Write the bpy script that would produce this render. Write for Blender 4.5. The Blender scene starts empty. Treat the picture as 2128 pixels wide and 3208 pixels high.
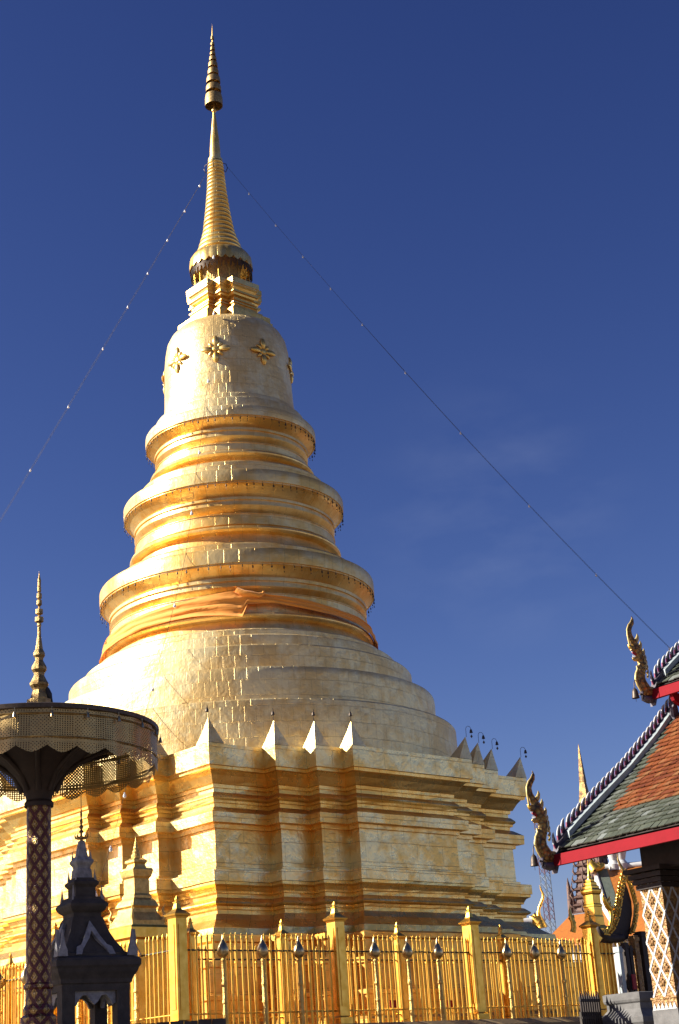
import bpy, math, random
from mathutils import Vector, Matrix
random.seed(7)
PI = math.pi
sc = bpy.context.scene
col = sc.collection

# ------------------------------------------------------------------ camera, world, sun, exposure
CAM = Vector((44.56867, -36.00665, 1.6))
CX = Vector((0.6633987, 0.7454391, -0.06498236))
CY = Vector((0.30068095, -0.18604699, 0.93540231))
CF = Vector((-0.68519569, 0.64008364, 0.34756266))
FPX, PW, PH = 4903.147, 2128.0, 3208.0
cd = bpy.data.cameras.new("camera")
cam = bpy.data.objects.new("camera", cd)
col.objects.link(cam)
cam.matrix_world = Matrix(((CX.x, CY.x, -CF.x, CAM.x), (CX.y, CY.y, -CF.y, CAM.y), (CX.z, CY.z, -CF.z, CAM.z), (0, 0, 0, 1)))
cd.sensor_fit = 'VERTICAL'; cd.sensor_height = 36.0; cd.sensor_width = 36.0
cd.lens = FPX / PH * 36.0
cd.clip_end = 5000
sc.camera = cam

SUN_AZ_W_OF_S = math.radians(37)      # the sun stands this far west of south (-y), toward -x
SUN_EL = math.radians(28)
sdir = Vector((-math.sin(SUN_AZ_W_OF_S) * math.cos(SUN_EL), -math.cos(SUN_AZ_W_OF_S) * math.cos(SUN_EL), math.sin(SUN_EL)))
sl = bpy.data.lights.new("sun", 'SUN'); sl.energy = 5.0; sl.angle = math.radians(0.53); sl.color = (1.0, 0.95, 0.83)
so = bpy.data.objects.new("sun", sl); col.objects.link(so)
so.rotation_euler = (-sdir).to_track_quat('-Z', 'Y').to_euler()
so.location = (0, 0, 80)

w = bpy.data.worlds.new("World"); sc.world = w; w.use_nodes = True
nt = w.node_tree; nt.nodes.clear()
wo = nt.nodes.new("ShaderNodeOutputWorld"); bg = nt.nodes.new("ShaderNodeBackground"); sk = nt.nodes.new("ShaderNodeTexSky")
sk.sky_type = 'NISHITA'; sk.sun_disc = False; sk.sun_elevation = SUN_EL
sk.sun_rotation = math.atan2(sdir.x, sdir.y)
sk.air_density = 1.0; sk.dust_density = 0.6; sk.ozone_density = 3.0; sk.altitude = 300
bg.inputs[1].default_value = 0.05
# deepen the sky the way slide film and a polariser do: a power curve per channel on the whole dome
sep = nt.nodes.new("ShaderNodeSeparateColor"); cmb = nt.nodes.new("ShaderNodeCombineColor"); nt.links.new(sk.outputs[0], sep.inputs[0])
for i_, (g_, k_) in enumerate(((1.65, 1.93), (1.56, 1.26), (1.33, 1.17))):
    p_ = nt.nodes.new("ShaderNodeMath"); p_.operation = 'MULTIPLY'; p_.inputs[1].default_value = 0.085; nt.links.new(sep.outputs[i_], p_.inputs[0])
    q_ = nt.nodes.new("ShaderNodeMath"); q_.operation = 'POWER'; q_.inputs[1].default_value = g_; nt.links.new(p_.outputs[0], q_.inputs[0])
    r_ = nt.nodes.new("ShaderNodeMath"); r_.operation = 'MULTIPLY'; r_.inputs[1].default_value = k_ / 0.085; nt.links.new(q_.outputs[0], r_.inputs[0])
    nt.links.new(r_.outputs[0], cmb.inputs[i_])
tc = nt.nodes.new("ShaderNodeTexCoord"); cdir = (CF + CX * ((1560 - PW / 2) / FPX) - CY * ((1620 - PH / 2) / FPX)).normalized()
dp = nt.nodes.new("ShaderNodeVectorMath"); dp.operation = 'DISTANCE'; nt.links.new(tc.outputs['Generated'], dp.inputs[0]); dp.inputs[1].default_value = cdir
fall = nt.nodes.new("ShaderNodeMapRange"); fall.inputs[1].default_value = .02; fall.inputs[2].default_value = .11; fall.inputs[3].default_value = 1; fall.inputs[4].default_value = 0; fall.interpolation_type = 'SMOOTHSTEP'; nt.links.new(dp.outputs['Value'], fall.inputs[0])
mp = nt.nodes.new("ShaderNodeMapping"); mp.inputs['Scale'].default_value = (14, 14, 34); mp.inputs['Rotation'].default_value = (.5, .2, 0); nt.links.new(tc.outputs['Generated'], mp.inputs[0])
cn = nt.nodes.new("ShaderNodeTexNoise"); cn.inputs['Scale'].default_value = 1; cn.inputs['Detail'].default_value = 6; nt.links.new(mp.outputs[0], cn.inputs['Vector'])
cr = nt.nodes.new("ShaderNodeMapRange"); cr.inputs[1].default_value = .42; cr.inputs[2].default_value = .75; nt.links.new(cn.outputs['Fac'], cr.inputs[0])
cm = nt.nodes.new("ShaderNodeMath"); cm.operation = 'MULTIPLY'; nt.links.new(fall.outputs[0], cm.inputs[0]); nt.links.new(cr.outputs[0], cm.inputs[1])
cm2 = nt.nodes.new("ShaderNodeMath"); cm2.operation = 'MULTIPLY'; cm2.inputs[1].default_value = .045; nt.links.new(cm.outputs[0], cm2.inputs[0])
cmx = nt.nodes.new("ShaderNodeMix"); cmx.data_type = 'RGBA'; nt.links.new(cm2.outputs[0], cmx.inputs[0]); nt.links.new(cmb.outputs[0], cmx.inputs[6]); cmx.inputs[7].default_value = (7.5, 8.2, 9.6, 1)
nt.links.new(cmx.outputs[2], bg.inputs[0]); nt.links.new(bg.outputs[0], wo.inputs[0])
vs = sc.view_settings
vs.view_transform = 'Standard'; vs.look = 'None'; vs.exposure = 1.25; vs.gamma = 1.0
try: vs.use_curve_mapping = False
except Exception: pass
sc.cycles.max_bounces = 10; sc.cycles.glossy_bounces = 7; sc.cycles.diffuse_bounces = 4; sc.cycles.transparent_max_bounces = 16

# ------------------------------------------------------------------ measuring helpers (used to place things at their real distance)
def ray(px, py):
    return CF + CX * ((px - PW / 2) / FPX) - CY * ((py - PH / 2) / FPX)
def at(px, py, R):                     # the point seen there at horizontal distance R
    d = ray(px, py); return CAM + d * (R / math.hypot(d.x, d.y))
def atpl(px, py, P, n):                # the point seen there on the plane through P with normal n
    d = ray(px, py); return CAM + d * ((P - CAM).dot(n) / d.dot(n))

# ------------------------------------------------------------------ tagging helpers
def tag(o, label=None, cat=None, group=None, kind=None):
    if label: o['label'] = label
    if cat: o['category'] = cat
    if group: o['group'] = group
    if kind: o['kind'] = kind
    return o
def empty(name, loc=(0, 0, 0), rz=0.0, label=None, cat=None, group=None):
    o = bpy.data.objects.new(name, None); col.objects.link(o); o.empty_display_size = 0.3
    o.location = loc; o.rotation_euler = (0, 0, rz)
    return tag(o, label, cat, group)
def copy_tree(o, parent=None):
    c = o.copy(); col.objects.link(c)
    if parent is not None: c.parent = parent
    for ch in list(o.children): copy_tree(ch, c)
    return c

# ------------------------------------------------------------------ mesh builder
class MB:
    def __init__(s): s.v = []; s.f = []; s.uv = []; s.mi = []; s.sm = []
    def face(s, pts, uvs=None, mi=0, smooth=False):
        b = len(s.v); s.v += [tuple(p) for p in pts]; s.f.append(tuple(range(b, b + len(pts))))
        if uvs is None:
            p0 = Vector(pts[0]); e = (Vector(pts[1]) - p0)
            n = e.cross(Vector(pts[2]) - p0)
            if n.length < 1e-12 or e.length < 1e-9: uvs = [(0, 0)] * len(pts)
            else:
                n.normalize()
                t = Vector((-n.y, n.x, 0)) if abs(n.z) < .95 else Vector((1, 0, 0))
                t.normalize(); bt = n.cross(t)
                uvs = [(Vector(p).dot(t), Vector(p).dot(bt)) for p in pts]
        s.uv.append(list(uvs)); s.mi.append(mi); s.sm.append(smooth)
    def grid(s, rows, uvrows=None, mi=0, smooth=True, closed=False):
        """shared-vertex grid; rows = list of lists of points"""
        b = len(s.v); n = len(rows[0])
        for r in rows: s.v += [tuple(p) for p in r]
        for i in range(len(rows) - 1):
            for j in range(n if closed else n - 1):
                k = (j + 1) % n
                s.f.append((b + i * n + j, b + i * n + k, b + (i + 1) * n + k, b + (i + 1) * n + j))
                if uvrows:
                    if closed and k == 0:
                        du = uvrows[i][n - 1][0] - uvrows[i][n - 2][0]; du2 = uvrows[i + 1][n - 1][0] - uvrows[i + 1][n - 2][0]
                        s.uv.append([uvrows[i][j], (uvrows[i][j][0] + du, uvrows[i][j][1]), (uvrows[i + 1][j][0] + du2, uvrows[i + 1][j][1]), uvrows[i + 1][j]])
                    else: s.uv.append([uvrows[i][j], uvrows[i][k], uvrows[i + 1][k], uvrows[i + 1][j]])
                else: s.uv.append([(j / n, i), ((j + 1) / n, i), ((j + 1) / n, i + 1), (j / n, i + 1)])
                s.mi.append(mi); s.sm.append(smooth)
    def box(s, c, size, M=None, mi=0):
        hx, hy, hz = size[0] / 2, size[1] / 2, size[2] / 2
        P = [Vector((x * hx, y * hy, z * hz)) for x in (-1, 1) for y in (-1, 1) for z in (-1, 1)]
        if M is not None: P = [M @ p for p in P]
        P = [p + Vector(c) for p in P]
        for q in ((0, 1, 3, 2), (4, 6, 7, 5), (0, 4, 5, 1), (2, 3, 7, 6), (0, 2, 6, 4), (1, 5, 7, 3)): s.face([P[i] for i in q], mi=mi)
    def hexa(s, bot, top, mi=0):
        """bot, top: four points each, counter-clockwise from above"""
        s.face(bot[::-1], mi=mi); s.face(top, mi=mi)
        for i in range(4): s.face([bot[i], bot[(i + 1) % 4], top[(i + 1) % 4], top[i]], mi=mi)
    def lathe(s, prof, n=48, c=(0, 0), smooth=True, sharp=True, rot=0.0, mi=0, a0=None, a1=None, off=None, wob=0.0):
        """prof: (r, z) from bottom to top. sharp: each band its own vertices where the profile bends strongly"""
        full = a0 is None
        angs = [rot + 2 * PI * i / n for i in range(n)] if full else [a0 + (a1 - a0) * i / n for i in range(n + 1)]
        def ringpts(r, z):
            o = off(z) if off else (0, 0)
            out = []
            for a in angs:
                rr = r * (1 + wob * (math.sin(3 * a + z * 2.1) + .6 * math.sin(7 * a + z * 5.3) + .4 * math.sin(17 * a - z * 3)))
                out.append((c[0] + o[0] + rr * math.cos(a), c[1] + o[1] + rr * math.sin(a), z))
            return out
        rmax = max(p[0] for p in prof); vv = [0.0]
        for i in range(1, len(prof)): vv.append(vv[-1] + math.hypot(prof[i][0] - prof[i - 1][0], prof[i][1] - prof[i - 1][1]))
        runs = []; cur = [0]
        for i in range(1, len(prof)):
            cur.append(i)
            if i < len(prof) - 1 and sharp:
                a = Vector((prof[i][0] - prof[i - 1][0], prof[i][1] - prof[i - 1][1])); b = Vector((prof[i + 1][0] - prof[i][0], prof[i + 1][1] - prof[i][1]))
                if a.length > 1e-9 and b.length > 1e-9 and a.angle(b) > math.radians(32): runs.append(cur); cur = [i]
        runs.append(cur)
        for rn in runs:
            rows = [ringpts(*prof[i]) for i in rn]
            uvr = [[((a - angs[0]) * rmax, prof[0][1] + vv[i]) for a in angs] for i in rn]
            s.grid(rows, uvr, mi, smooth, closed=full)
    def disc(s, r, z, n=32, c=(0, 0), up=True, mi=0):
        P = [(c[0] + r * math.cos(2 * PI * i / n), c[1] + r * math.sin(2 * PI * i / n), z) for i in range(n)]
        s.face(P if up else P[::-1], mi=mi)
    def tube(s, pts, rad, n=6, mi=0, cap=True, flat=None):
        """pts list of Vectors, rad number or list; flat=(axis vector, factor) squashes across an axis"""
        pts = [Vector(p) for p in pts]; R = rad if isinstance(rad, (list, tuple)) else [rad] * len(pts)
        T0 = (pts[1] - pts[0]).normalized(); up = Vector((0, 0, 1)) if abs(T0.z) < .9 else Vector((1, 0, 0))
        if flat is not None: up = Vector(flat[0])
        rows = []; uvr = []; L = 0
        for i, p in enumerate(pts):
            t = (pts[min(i + 1, len(pts) - 1)] - pts[max(i - 1, 0)]).normalized()
            if i: L += (p - pts[i - 1]).length
            a = up - t * up.dot(t)
            if a.length < 1e-6: a = Vector((1, 0, 0)) - t * t.x
            a.normalize(); b = t.cross(a)
            fa = flat[1] if flat is not None else 1.0
            rows.append([p + (a * math.cos(2 * PI * k / n) * fa + b * math.sin(2 * PI * k / n)) * R[i] for k in range(n)])
            uvr.append([(2 * PI * k / n * max(R), L) for k in range(n)])
        s.grid(rows, uvr, mi, n > 4, closed=True)
        if cap:
            if R[0] > 1e-4: s.face(rows[0][::-1], mi=mi)
            if R[-1] > 1e-4: s.face(rows[-1], mi=mi)
    def prism(s, poly, thick, P0, ex, ey, ez, mi=0):
        """poly: 2-D outline (ccw) in ex, ey; extruded symmetric along ez"""
        P0, ex, ey, ez = Vector(P0), Vector(ex), Vector(ey), Vector(ez)
        A = [P0 + ex * x + ey * y + ez * (thick / 2) for x, y in poly]; B = [P0 + ex * x + ey * y - ez * (thick / 2) for x, y in poly]
        s.face(A, mi=mi); s.face(B[::-1], mi=mi); n = len(poly)
        for i in range(n): s.face([A[(i + 1) % n], A[i], B[i], B[(i + 1) % n]], mi=mi)
    def plan(s, prof, planf, mi=0, top=True, bottom=False, smooth=False, jit=0.0, seg=.55):
        """sweep a closed plan outline planf(o)->[(x,y)] up a profile of (o, z); jit: hand-beaten waviness of the edges"""
        def ring(i):
            o, z = prof[i]; A = planf(o); n = len(A); pts = []; uu = 0.0
            for k in range(n):
                a, b = A[k], A[(k + 1) % n]; L = math.hypot(b[0] - a[0], b[1] - a[1]); ns = counts[k]
                nx, ny = ((b[1] - a[1]) / L, -(b[0] - a[0]) / L) if L > 1e-9 else (0, 0)
                for q in range(ns + 1):
                    f = q / ns; rq = random.Random(i * 7919 + k * 131 + q * 17 + int(z * 100)); d = rq.uniform(-jit, jit) if 0 < q < ns else 0.0; dz = rq.uniform(-jit, jit) * .7 if 0 < q < ns else 0.0
                    pts.append(((a[0] + (b[0] - a[0]) * f + nx * d, a[1] + (b[1] - a[1]) * f + ny * d, z + dz), uu + L * f))
                uu += L
            return pts
        A0 = planf(prof[0][0]); n0 = len(A0)
        counts = [max(1, int(math.hypot(A0[(k + 1) % n0][0] - A0[k][0], A0[(k + 1) % n0][1] - A0[k][1]) / seg)) if jit else 1 for k in range(n0)]
        v = prof[0][1]; lo = ring(0)
        for i in range(len(prof) - 1):
            hi = ring(i + 1); dv = math.hypot(prof[i + 1][0] - prof[i][0], prof[i + 1][1] - prof[i][1]); p = 0
            for k in range(n0):
                for q in range(counts[k]):
                    (a, ua), (b, ub), (c, uc), (d, ud) = lo[p + q], lo[p + q + 1], hi[p + q + 1], hi[p + q]
                    s.face([a, b, c, d], [(ua, v), (ub, v), (ub, v + dv), (ua, v + dv)], mi, smooth)
                p += counts[k] + 1
            v += dv; lo = hi
        if top: s.face([(*p, prof[-1][1]) for p in planf(prof[-1][0])], mi=mi)
        if bottom: s.face([(*p, prof[0][1]) for p in planf(prof[0][0])][::-1], mi=mi)
    def build(s, name, mats, parent=None, loc=None, weld=False):
        me = bpy.data.meshes.new(name); me.from_pydata(s.v, [], s.f)
        uvl = me.uv_layers.new(name="uv"); k = 0
        flat = [c for f in s.uv for q in f for c in q]
        uvl.data.foreach_set("uv", flat)
        me.polygons.foreach_set("material_index", s.mi)
        me.polygons.foreach_set("use_smooth", s.sm)
        for m in (mats if isinstance(mats, (list, tuple)) else [mats]): me.materials.append(m)
        me.update()
        o = bpy.data.objects.new(name, me); col.objects.link(o)
        if parent is not None: o.parent = parent
        if loc is not None: o.location = loc
        return o
def link_copy(src, parent, loc=None, rot=None, scale=None):
    c = src.copy(); col.objects.link(c); c.parent = parent
    if loc is not None: c.location = loc
    if rot is not None: c.rotation_euler = rot
    if scale is not None: c.scale = scale
    return c

# ------------------------------------------------------------------ materials
class NT:
    def __init__(s, name):
        s.m = bpy.data.materials.new(name); s.m.use_nodes = True; s.t = s.m.node_tree; s.t.nodes.clear()
        s.out = s.n("ShaderNodeOutputMaterial"); s.b = s.n("ShaderNodeBsdfPrincipled"); s.l(s.b.outputs[0], s.out.inputs[0])
    def n(s, t, **k):
        x = s.t.nodes.new(t)
        for a, v in k.items(): setattr(x, a, v)
        return x
    def l(s, a, b): s.t.links.new(a, b)
    def val(s, sock, v):
        if hasattr(v, 'links') or isinstance(v, bpy.types.NodeSocket): s.l(v, sock)
        else: sock.default_value = v
    def math(s, op, a, b=0.0, c=None, clamp=False):
        x = s.n("ShaderNodeMath", operation=op, use_clamp=clamp); s.val(x.inputs[0], a); s.val(x.inputs[1], b)
        if c is not None: s.val(x.inputs[2], c)
        return x.outputs[0]
    def mix(s, f, a, b):
        x = s.n("ShaderNodeMix", data_type='RGBA'); s.val(x.inputs[0], f); s.val(x.inputs[6], a if not isinstance(a, tuple) else (*a, 1)); s.val(x.inputs[7], b if not isinstance(b, tuple) else (*b, 1))
        return x.outputs[2]
    def ramp(s, f, stops):
        x = s.n("ShaderNodeValToRGB"); r = x.color_ramp
        while len(r.elements) < len(stops): r.elements.new(0.5)
        for e, (p, c) in zip(r.elements, stops): e.position = p; e.color = (*c, 1) if isinstance(c, tuple) else (c, c, c, 1)
        s.l(f, x.inputs[0]); return x.outputs[0]
    def noise(s, vec, scale, detail=4.0, rough=.55, dist=0.0):
        x = s.n("ShaderNodeTexNoise"); x.inputs['Scale'].default_value = scale; x.inputs['Detail'].default_value = detail
        x.inputs['Roughness'].default_value = rough; x.inputs['Distortion'].default_value = dist
        if vec is not None: s.l(vec, x.inputs['Vector'])
        return x.outputs['Fac']
    def uv(s): return s.n("ShaderNodeTexCoord").outputs['UV']
    def obj(s): return s.n("ShaderNodeTexCoord").outputs['Object']
    def pos(s): return s.n("ShaderNodeNewGeometry").outputs['Position']
    def scale(s, vec, sx, sy, sz=1.0):
        x = s.n("ShaderNodeMapping"); x.inputs['Scale'].default_value = (sx, sy, sz); s.l(vec, x.inputs['Vector']); return x.outputs[0]
    def bump(s, h, strength=.3, dist=.02, normal=None):
        x = s.n("ShaderNodeBump"); x.inputs['Strength'].default_value = strength; x.inputs['Distance'].default_value = dist
        s.l(h, x.inputs['Height'])
        if normal is not None: s.l(normal, x.inputs['Normal'])
        return x.outputs[0]
    def set(s, color=None, rough=None, metal=None, normal=None, spec=None):
        if color is not None: s.val(s.b.inputs['Base Color'], (*color, 1) if isinstance(color, tuple) else color)
        if rough is not None: s.val(s.b.inputs['Roughness'], rough)
        if metal is not None: s.val(s.b.inputs['Metallic'], metal)
        if normal is not None: s.l(normal, s.b.inputs['Normal'])
        if spec is not None: s.b.inputs['Specular IOR Level'].default_value = spec
        return s.m

def gold_sheet(name, bw, bh, c1=(.88, .69, .30), c2=(.80, .49, .13), rough=.31, dent=.5, seam=.6, streak=.25, met2=.8, r2=.64, m2=.45, line=.42):
    """gilded copper sheets: seams, dents, rain streaks, varying polish"""
    t = NT(name); uv = t.uv()
    br = t.n("ShaderNodeTexBrick"); br.inputs['Scale'].default_value = 1.0
    br.inputs['Brick Width'].default_value = bw; br.inputs['Row Height'].default_value = bh; br.inputs['Mortar Size'].default_value = .011
    br.inputs['Mortar Smooth'].default_value = .35; br.inputs['Color1'].default_value = (.25, .25, .25, 1); br.inputs['Color2'].default_value = (.75, .75, .75, 1); br.inputs['Bias'].default_value = 0
    br.offset = .5
    warp = t.n("ShaderNodeVectorMath", operation='ADD')
    nz = t.n("ShaderNodeTexNoise"); nz.inputs['Scale'].default_value = 1.3; t.l(uv, nz.inputs['Vector'])
    sc_ = t.n("ShaderNodeVectorMath", operation='SCALE'); t.l(nz.outputs['Color'], sc_.inputs[0]); sc_.inputs['Scale'].default_value = .085
    t.l(uv, warp.inputs[0]); t.l(sc_.outputs[0], warp.inputs[1]); t.l(warp.outputs[0], br.inputs['Vector'])
    seamf = br.outputs['Fac']
    big = t.noise(t.pos(), .55, 5, .6); mid = t.noise(t.pos(), 3.0, 4, .6); fine = t.noise(t.pos(), 11, 3, .6)
    stre = t.noise(t.scale(uv, 7.0, .35), 1.0, 4, .6)
    c = t.mix(t.ramp(t.math('ADD', t.math('MULTIPLY', big, .7), t.math('MULTIPLY', mid, .3)), [(.44, 0.0), (.56, 1.0)]), c1, c2)
    c = t.mix(t.math('MULTIPLY', t.ramp(stre, [(.55, 0.0), (.78, 1.0)]), streak), c, (.50, .34, .15))
    pc = t.n("ShaderNodeSeparateColor"); t.l(br.outputs['Color'], pc.inputs[0])
    c = t.mix(t.math('MULTIPLY', pc.outputs[0], .22), c, (.68, .45, .17))
    c = t.mix(t.math('MULTIPLY', t.math('MULTIPLY', seamf, t.ramp(big, [(.3, .35), (.6, 1.0)])), line), c, (.25, .16, .07))
    r = t.math('ADD', rough - .12, t.math('MULTIPLY', mid, .22))
    r = t.math('ADD', r, t.math('MULTIPLY', pc.outputs[0], .06))
    h = t.math('ADD', t.math('MULTIPLY', mid, .7), t.math('MULTIPLY', fine, .22))
    nb = t.bump(h, dent, .06)
    nb2 = t.bump(t.math('SUBTRACT', 1.0, seamf), seam, .012, nb)
    t.set(c, r, 1.0, nb2)
    b2 = t.n("ShaderNodeBsdfPrincipled"); b2.inputs['Metallic'].default_value = met2; t.l(c, b2.inputs['Base Color']); b2.inputs['Roughness'].default_value = r2; t.l(nb2, b2.inputs['Normal'])
    mx = t.n("ShaderNodeMixShader"); mx.inputs[0].default_value = m2; t.l(t.b.outputs[0], mx.inputs[1]); t.l(b2.outputs[0], mx.inputs[2]); t.l(mx.outputs[0], t.out.inputs[0])
    return t.m
def simple(name, c1, c2=None, rough=.5, metal=0.0, nscale=6.0, bump=.2, bdist=.01, lo=.35, hi=.7, spec=None):
    t = NT(name); p = t.pos(); f = t.noise(p, nscale, 5, .6)
    c = t.mix(t.ramp(f, [(lo, 0.0), (hi, 1.0)]), c1, c2 or tuple(x * .75 for x in c1))
    return t.set(c, t.math('ADD', rough - .06, t.math('MULTIPLY', f, .12)), metal, t.bump(t.noise(p, nscale * 5, 4, .6), bump, bdist), spec)

M = {}
M['gold_wall'] = gold_sheet('gold_wall', 1.15, .62, c1=(.87, .70, .35), c2=(.78, .47, .13), dent=.65, rough=.28, r2=.48, m2=.5, met2=.97)
M['gold_drum'] = gold_sheet('gold_drum', .40, .52, c1=(.87, .71, .37), c2=(.74, .51, .20), dent=.75, seam=.9, streak=.5, rough=.36, met2=.35, m2=.55, line=.28)
M['gold_trim'] = gold_sheet('gold_trim', .9, 3.0, c1=(.88, .65, .25), c2=(.79, .47, .11), rough=.27, r2=.5, dent=.4, seam=.5)  # more saturated than the walls: orange bounce in the coves put into the colour
M['gold_ring'] = gold_sheet('gold_ring', .55, 2.2, c1=(.88, .64, .27), c2=(.78, .46, .12), dent=.45, seam=.6, streak=.3, met2=.6)
M['gold_low'] = gold_sheet('gold_low', .8, .5, c1=(.86, .50, .12), c2=(.78, .40, .07), dent=.3)
M['gold_paint'] = simple('gold_paint', (.82, .51, .11), (.68, .37, .05), .36, 1.0, 5, .25, .008)
M['gold_cast'] = simple('gold_cast', (.78, .54, .18), (.50, .30, .08), .38, .9, 9, .7, .03)
M['bronze_dark'] = simple('bronze_dark', (.10, .07, .05), (.05, .04, .03), .5, .6, 20, .2)
M['silver_bulb'] = simple('silver_bulb', (.58, .45, .25), (.40, .28, .12), .30, 1.0, 8, .15)
M['old_gilt'] = simple('old_gilt', (.52, .35, .13), (.20, .12, .05), .45, .8, 14, .5, .02)
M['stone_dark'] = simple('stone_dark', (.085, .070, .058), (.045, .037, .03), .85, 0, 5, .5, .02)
M['stucco_white'] = simple('stucco_white', (0.391, 0.3825, 0.391), (0.187, 0.1785, 0.187), .8, 0, 9, .4, .02)
M['white_paint'] = simple('white_paint', (0.546, 0.539, 0.532), (0.434, 0.427, 0.42), .6, 0, 5, .2)
M['red_paint'] = simple('red_paint', (0.2232, 0.00496, 0.01116), (0.186, 0.00682, 0.01178), .75, 0, 3, .15, spec=.12)
M['red_cloth'] = simple('red_cloth', (0.3575, 0.013, 0.0195), (0.26, 0.013, 0.0195), .7, 0, 12, .2)
M['dark_wood'] = simple('dark_wood', (.035, .02, .015), (.02, .012, .01), .7, 0, 8, .3)
M['grey_plinth'] = simple('grey_plinth', (0.15, 0.142, 0.138), (0.085, 0.08, 0.078), .8, 0, 4, .4, .01)
M['purple_dark'] = simple('purple_dark', (.075, .04, .05), (.20, .11, .06), .6, .2, 12, .6, .03)
M['barge_blue'] = simple('barge_blue', (0.3808, 0.4284, 0.4352), (0.272, 0.3128, 0.3196), .5, 0, 5, .2)
M['barge_dark'] = simple('barge_dark', (.085, .07, .09), (.05, .04, .055), .5, 0, 9, .2)
M['pink'] = simple('pink', (0.385, 0.091, 0.154), (0.315, 0.063, 0.112), .5, 0, 14, .2)
M['wire'] = simple('wire', (.05, .045, .045), (.035, .03, .03), .5, .3, 9, .0)
M['glass_bulb'] = simple('glass_bulb', (.85, .85, .85), (.7, .7, .7), .12, .0, 9, .0, spec=.9)
M['pale_gilt'] = simple('pale_gilt', (0.56, 0.448, 0.176), (0.416, 0.288, 0.08), .45, .25, 12, .4, .01)
M['spire_gilt'] = simple('spire_gilt', (.34, .21, .07), (.10, .055, .025), .5, .6, 3, .6, .05, lo=.42, hi=.58)
M['bird'] = simple('bird', (.03, .026, .022), (.015, .013, .012), .6, 0, 30, .3)
M['orange_tile_far'] = simple('orange_tile_far', (0.405, 0.135, 0.015), (0.3, 0.09, 0.015), .55, 0, 6, .5, .04)
M['green_tile_far'] = simple('green_tile_far', (0.091, 0.105, 0.084), (0.063, 0.077, 0.063), .55, 0, 6, .5, .04)
M['ground'] = simple('ground', (0.156, 0.1235, 0.0845), (0.1105, 0.0845, 0.0585), .85, 0, .8, .3, .02)
M['terrace'] = simple('terrace', (0.315, 0.2175, 0.105), (0.255, 0.165, 0.075), .8, 0, 2, .3, .02)
M['mast_red_hazed'] = simple('mast_red_hazed', (.20, .13, .165), (.18, .12, .15), .5, 0, 2, 0)  # distance haze painted into the mast's red
M['mast_white_hazed'] = simple('mast_white_hazed', (.26, .30, .36), (.24, .28, .33), .5, 0, 2, 0)  # white of the mast, with the same haze mixed into its colour
def tiles(name, stops, rough=.38):
    t = NT(name); g = t.n("ShaderNodeNewGeometry"); rnd = g.outputs['Random Per Island']
    c = t.ramp(rnd, stops); p = t.pos(); n = t.noise(p, 12, 4, .6)
    c = t.mix(t.math('MULTIPLY', n, .5), c, tuple(x * .55 for x in stops[0][1]))
    return t.set(c, t.math('ADD', rough, t.math('MULTIPLY', n, .25)), 0.0, t.bump(t.noise(p, 60, 3), .2, .004))
M['tile_green'] = tiles('tile_green', [(0, (0.054, 0.0612, 0.04176)), (.35, (0.0756, 0.0864, 0.0612)), (.6, (0.0936, 0.1044, 0.0756)), (.85, (0.1224, 0.1296, 0.1044)), (1, (0.2376, 0.2592, 0.2448))])
M['tile_orange'] = tiles('tile_orange', [(0, (0.132, 0.0297, 0.00792)), (.35, (0.2046, 0.05148, 0.01188)), (.7, (0.264, 0.0759, 0.01716)), (1, (0.2772, 0.1254, 0.0462))])
def cloth_mat():
    t = NT('orange_cloth'); n = t.noise(t.scale(t.uv(), 1.2, 5), 1.0, 4)
    m = t.set(t.mix(n, (.84, .27, .025), (.90, .40, .06)), .75, 0.0, t.bump(t.noise(t.scale(t.uv(), 3, 14), 1.0, 5), .4, .04))
    t.b.inputs['Sheen Weight'].default_value = .2
    return m
M['cloth'] = cloth_mat()
def diamond(t, uv, nu, nv):
    """distance-like value 0 at lattice lines .. 1 at diamond centres"""
    s = t.n("ShaderNodeSeparateXYZ"); t.l(uv, s.inputs[0])
    u = t.math('MULTIPLY', s.outputs[0], nu); v = t.math('MULTIPLY', s.outputs[1], nv)
    a = t.math('PINGPONG', t.math('ADD', u, v), .5); b = t.math('PINGPONG', t.math('SUBTRACT', u, v), .5)
    return t.math('MULTIPLY', t.math('MINIMUM', a, b), 2.0), u, v
def mosaic_mat():
    """red column with gilt glass rosettes in a diamond lattice"""
    t = NT('mosaic_column'); uv = t.uv(); d, u, v = diamond(t, uv, 3.277, 4.1)
    vor = t.n("ShaderNodeTexVoronoi"); vor.inputs['Scale'].default_value = 38; t.l(uv, vor.inputs['Vector'])
    petals = t.math('GREATER_THAN', t.math('ADD', d, t.math('MULTIPLY', t.math('SUBTRACT', vor.outputs['Distance'],   .3), .25)), .40)
    gold = t.ramp(vor.outputs['Distance'], [(.1, (.62, .46, .20)), (.5, (.40, .26, .09)), (.8, (.16, .09, .03))])
    red = t.mix(t.noise(uv, 9, 4), (.13, .008, .012), (.04, .008, .010))
    c = t.mix(petals, red, gold)
    core = t.math('GREATER_THAN', d, .9); c = t.mix(core, c, (.55, .50, .38))
    met = t.math('MULTIPLY', petals, .7)
    h = t.math('ADD', t.math('MULTIPLY', petals, 1.0), t.math('MULTIPLY', vor.outputs['Distance'], -.8))
    return t.set(c, .32, met, t.bump(h, .8, .02))
M['mosaic'] = mosaic_mat()
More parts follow.
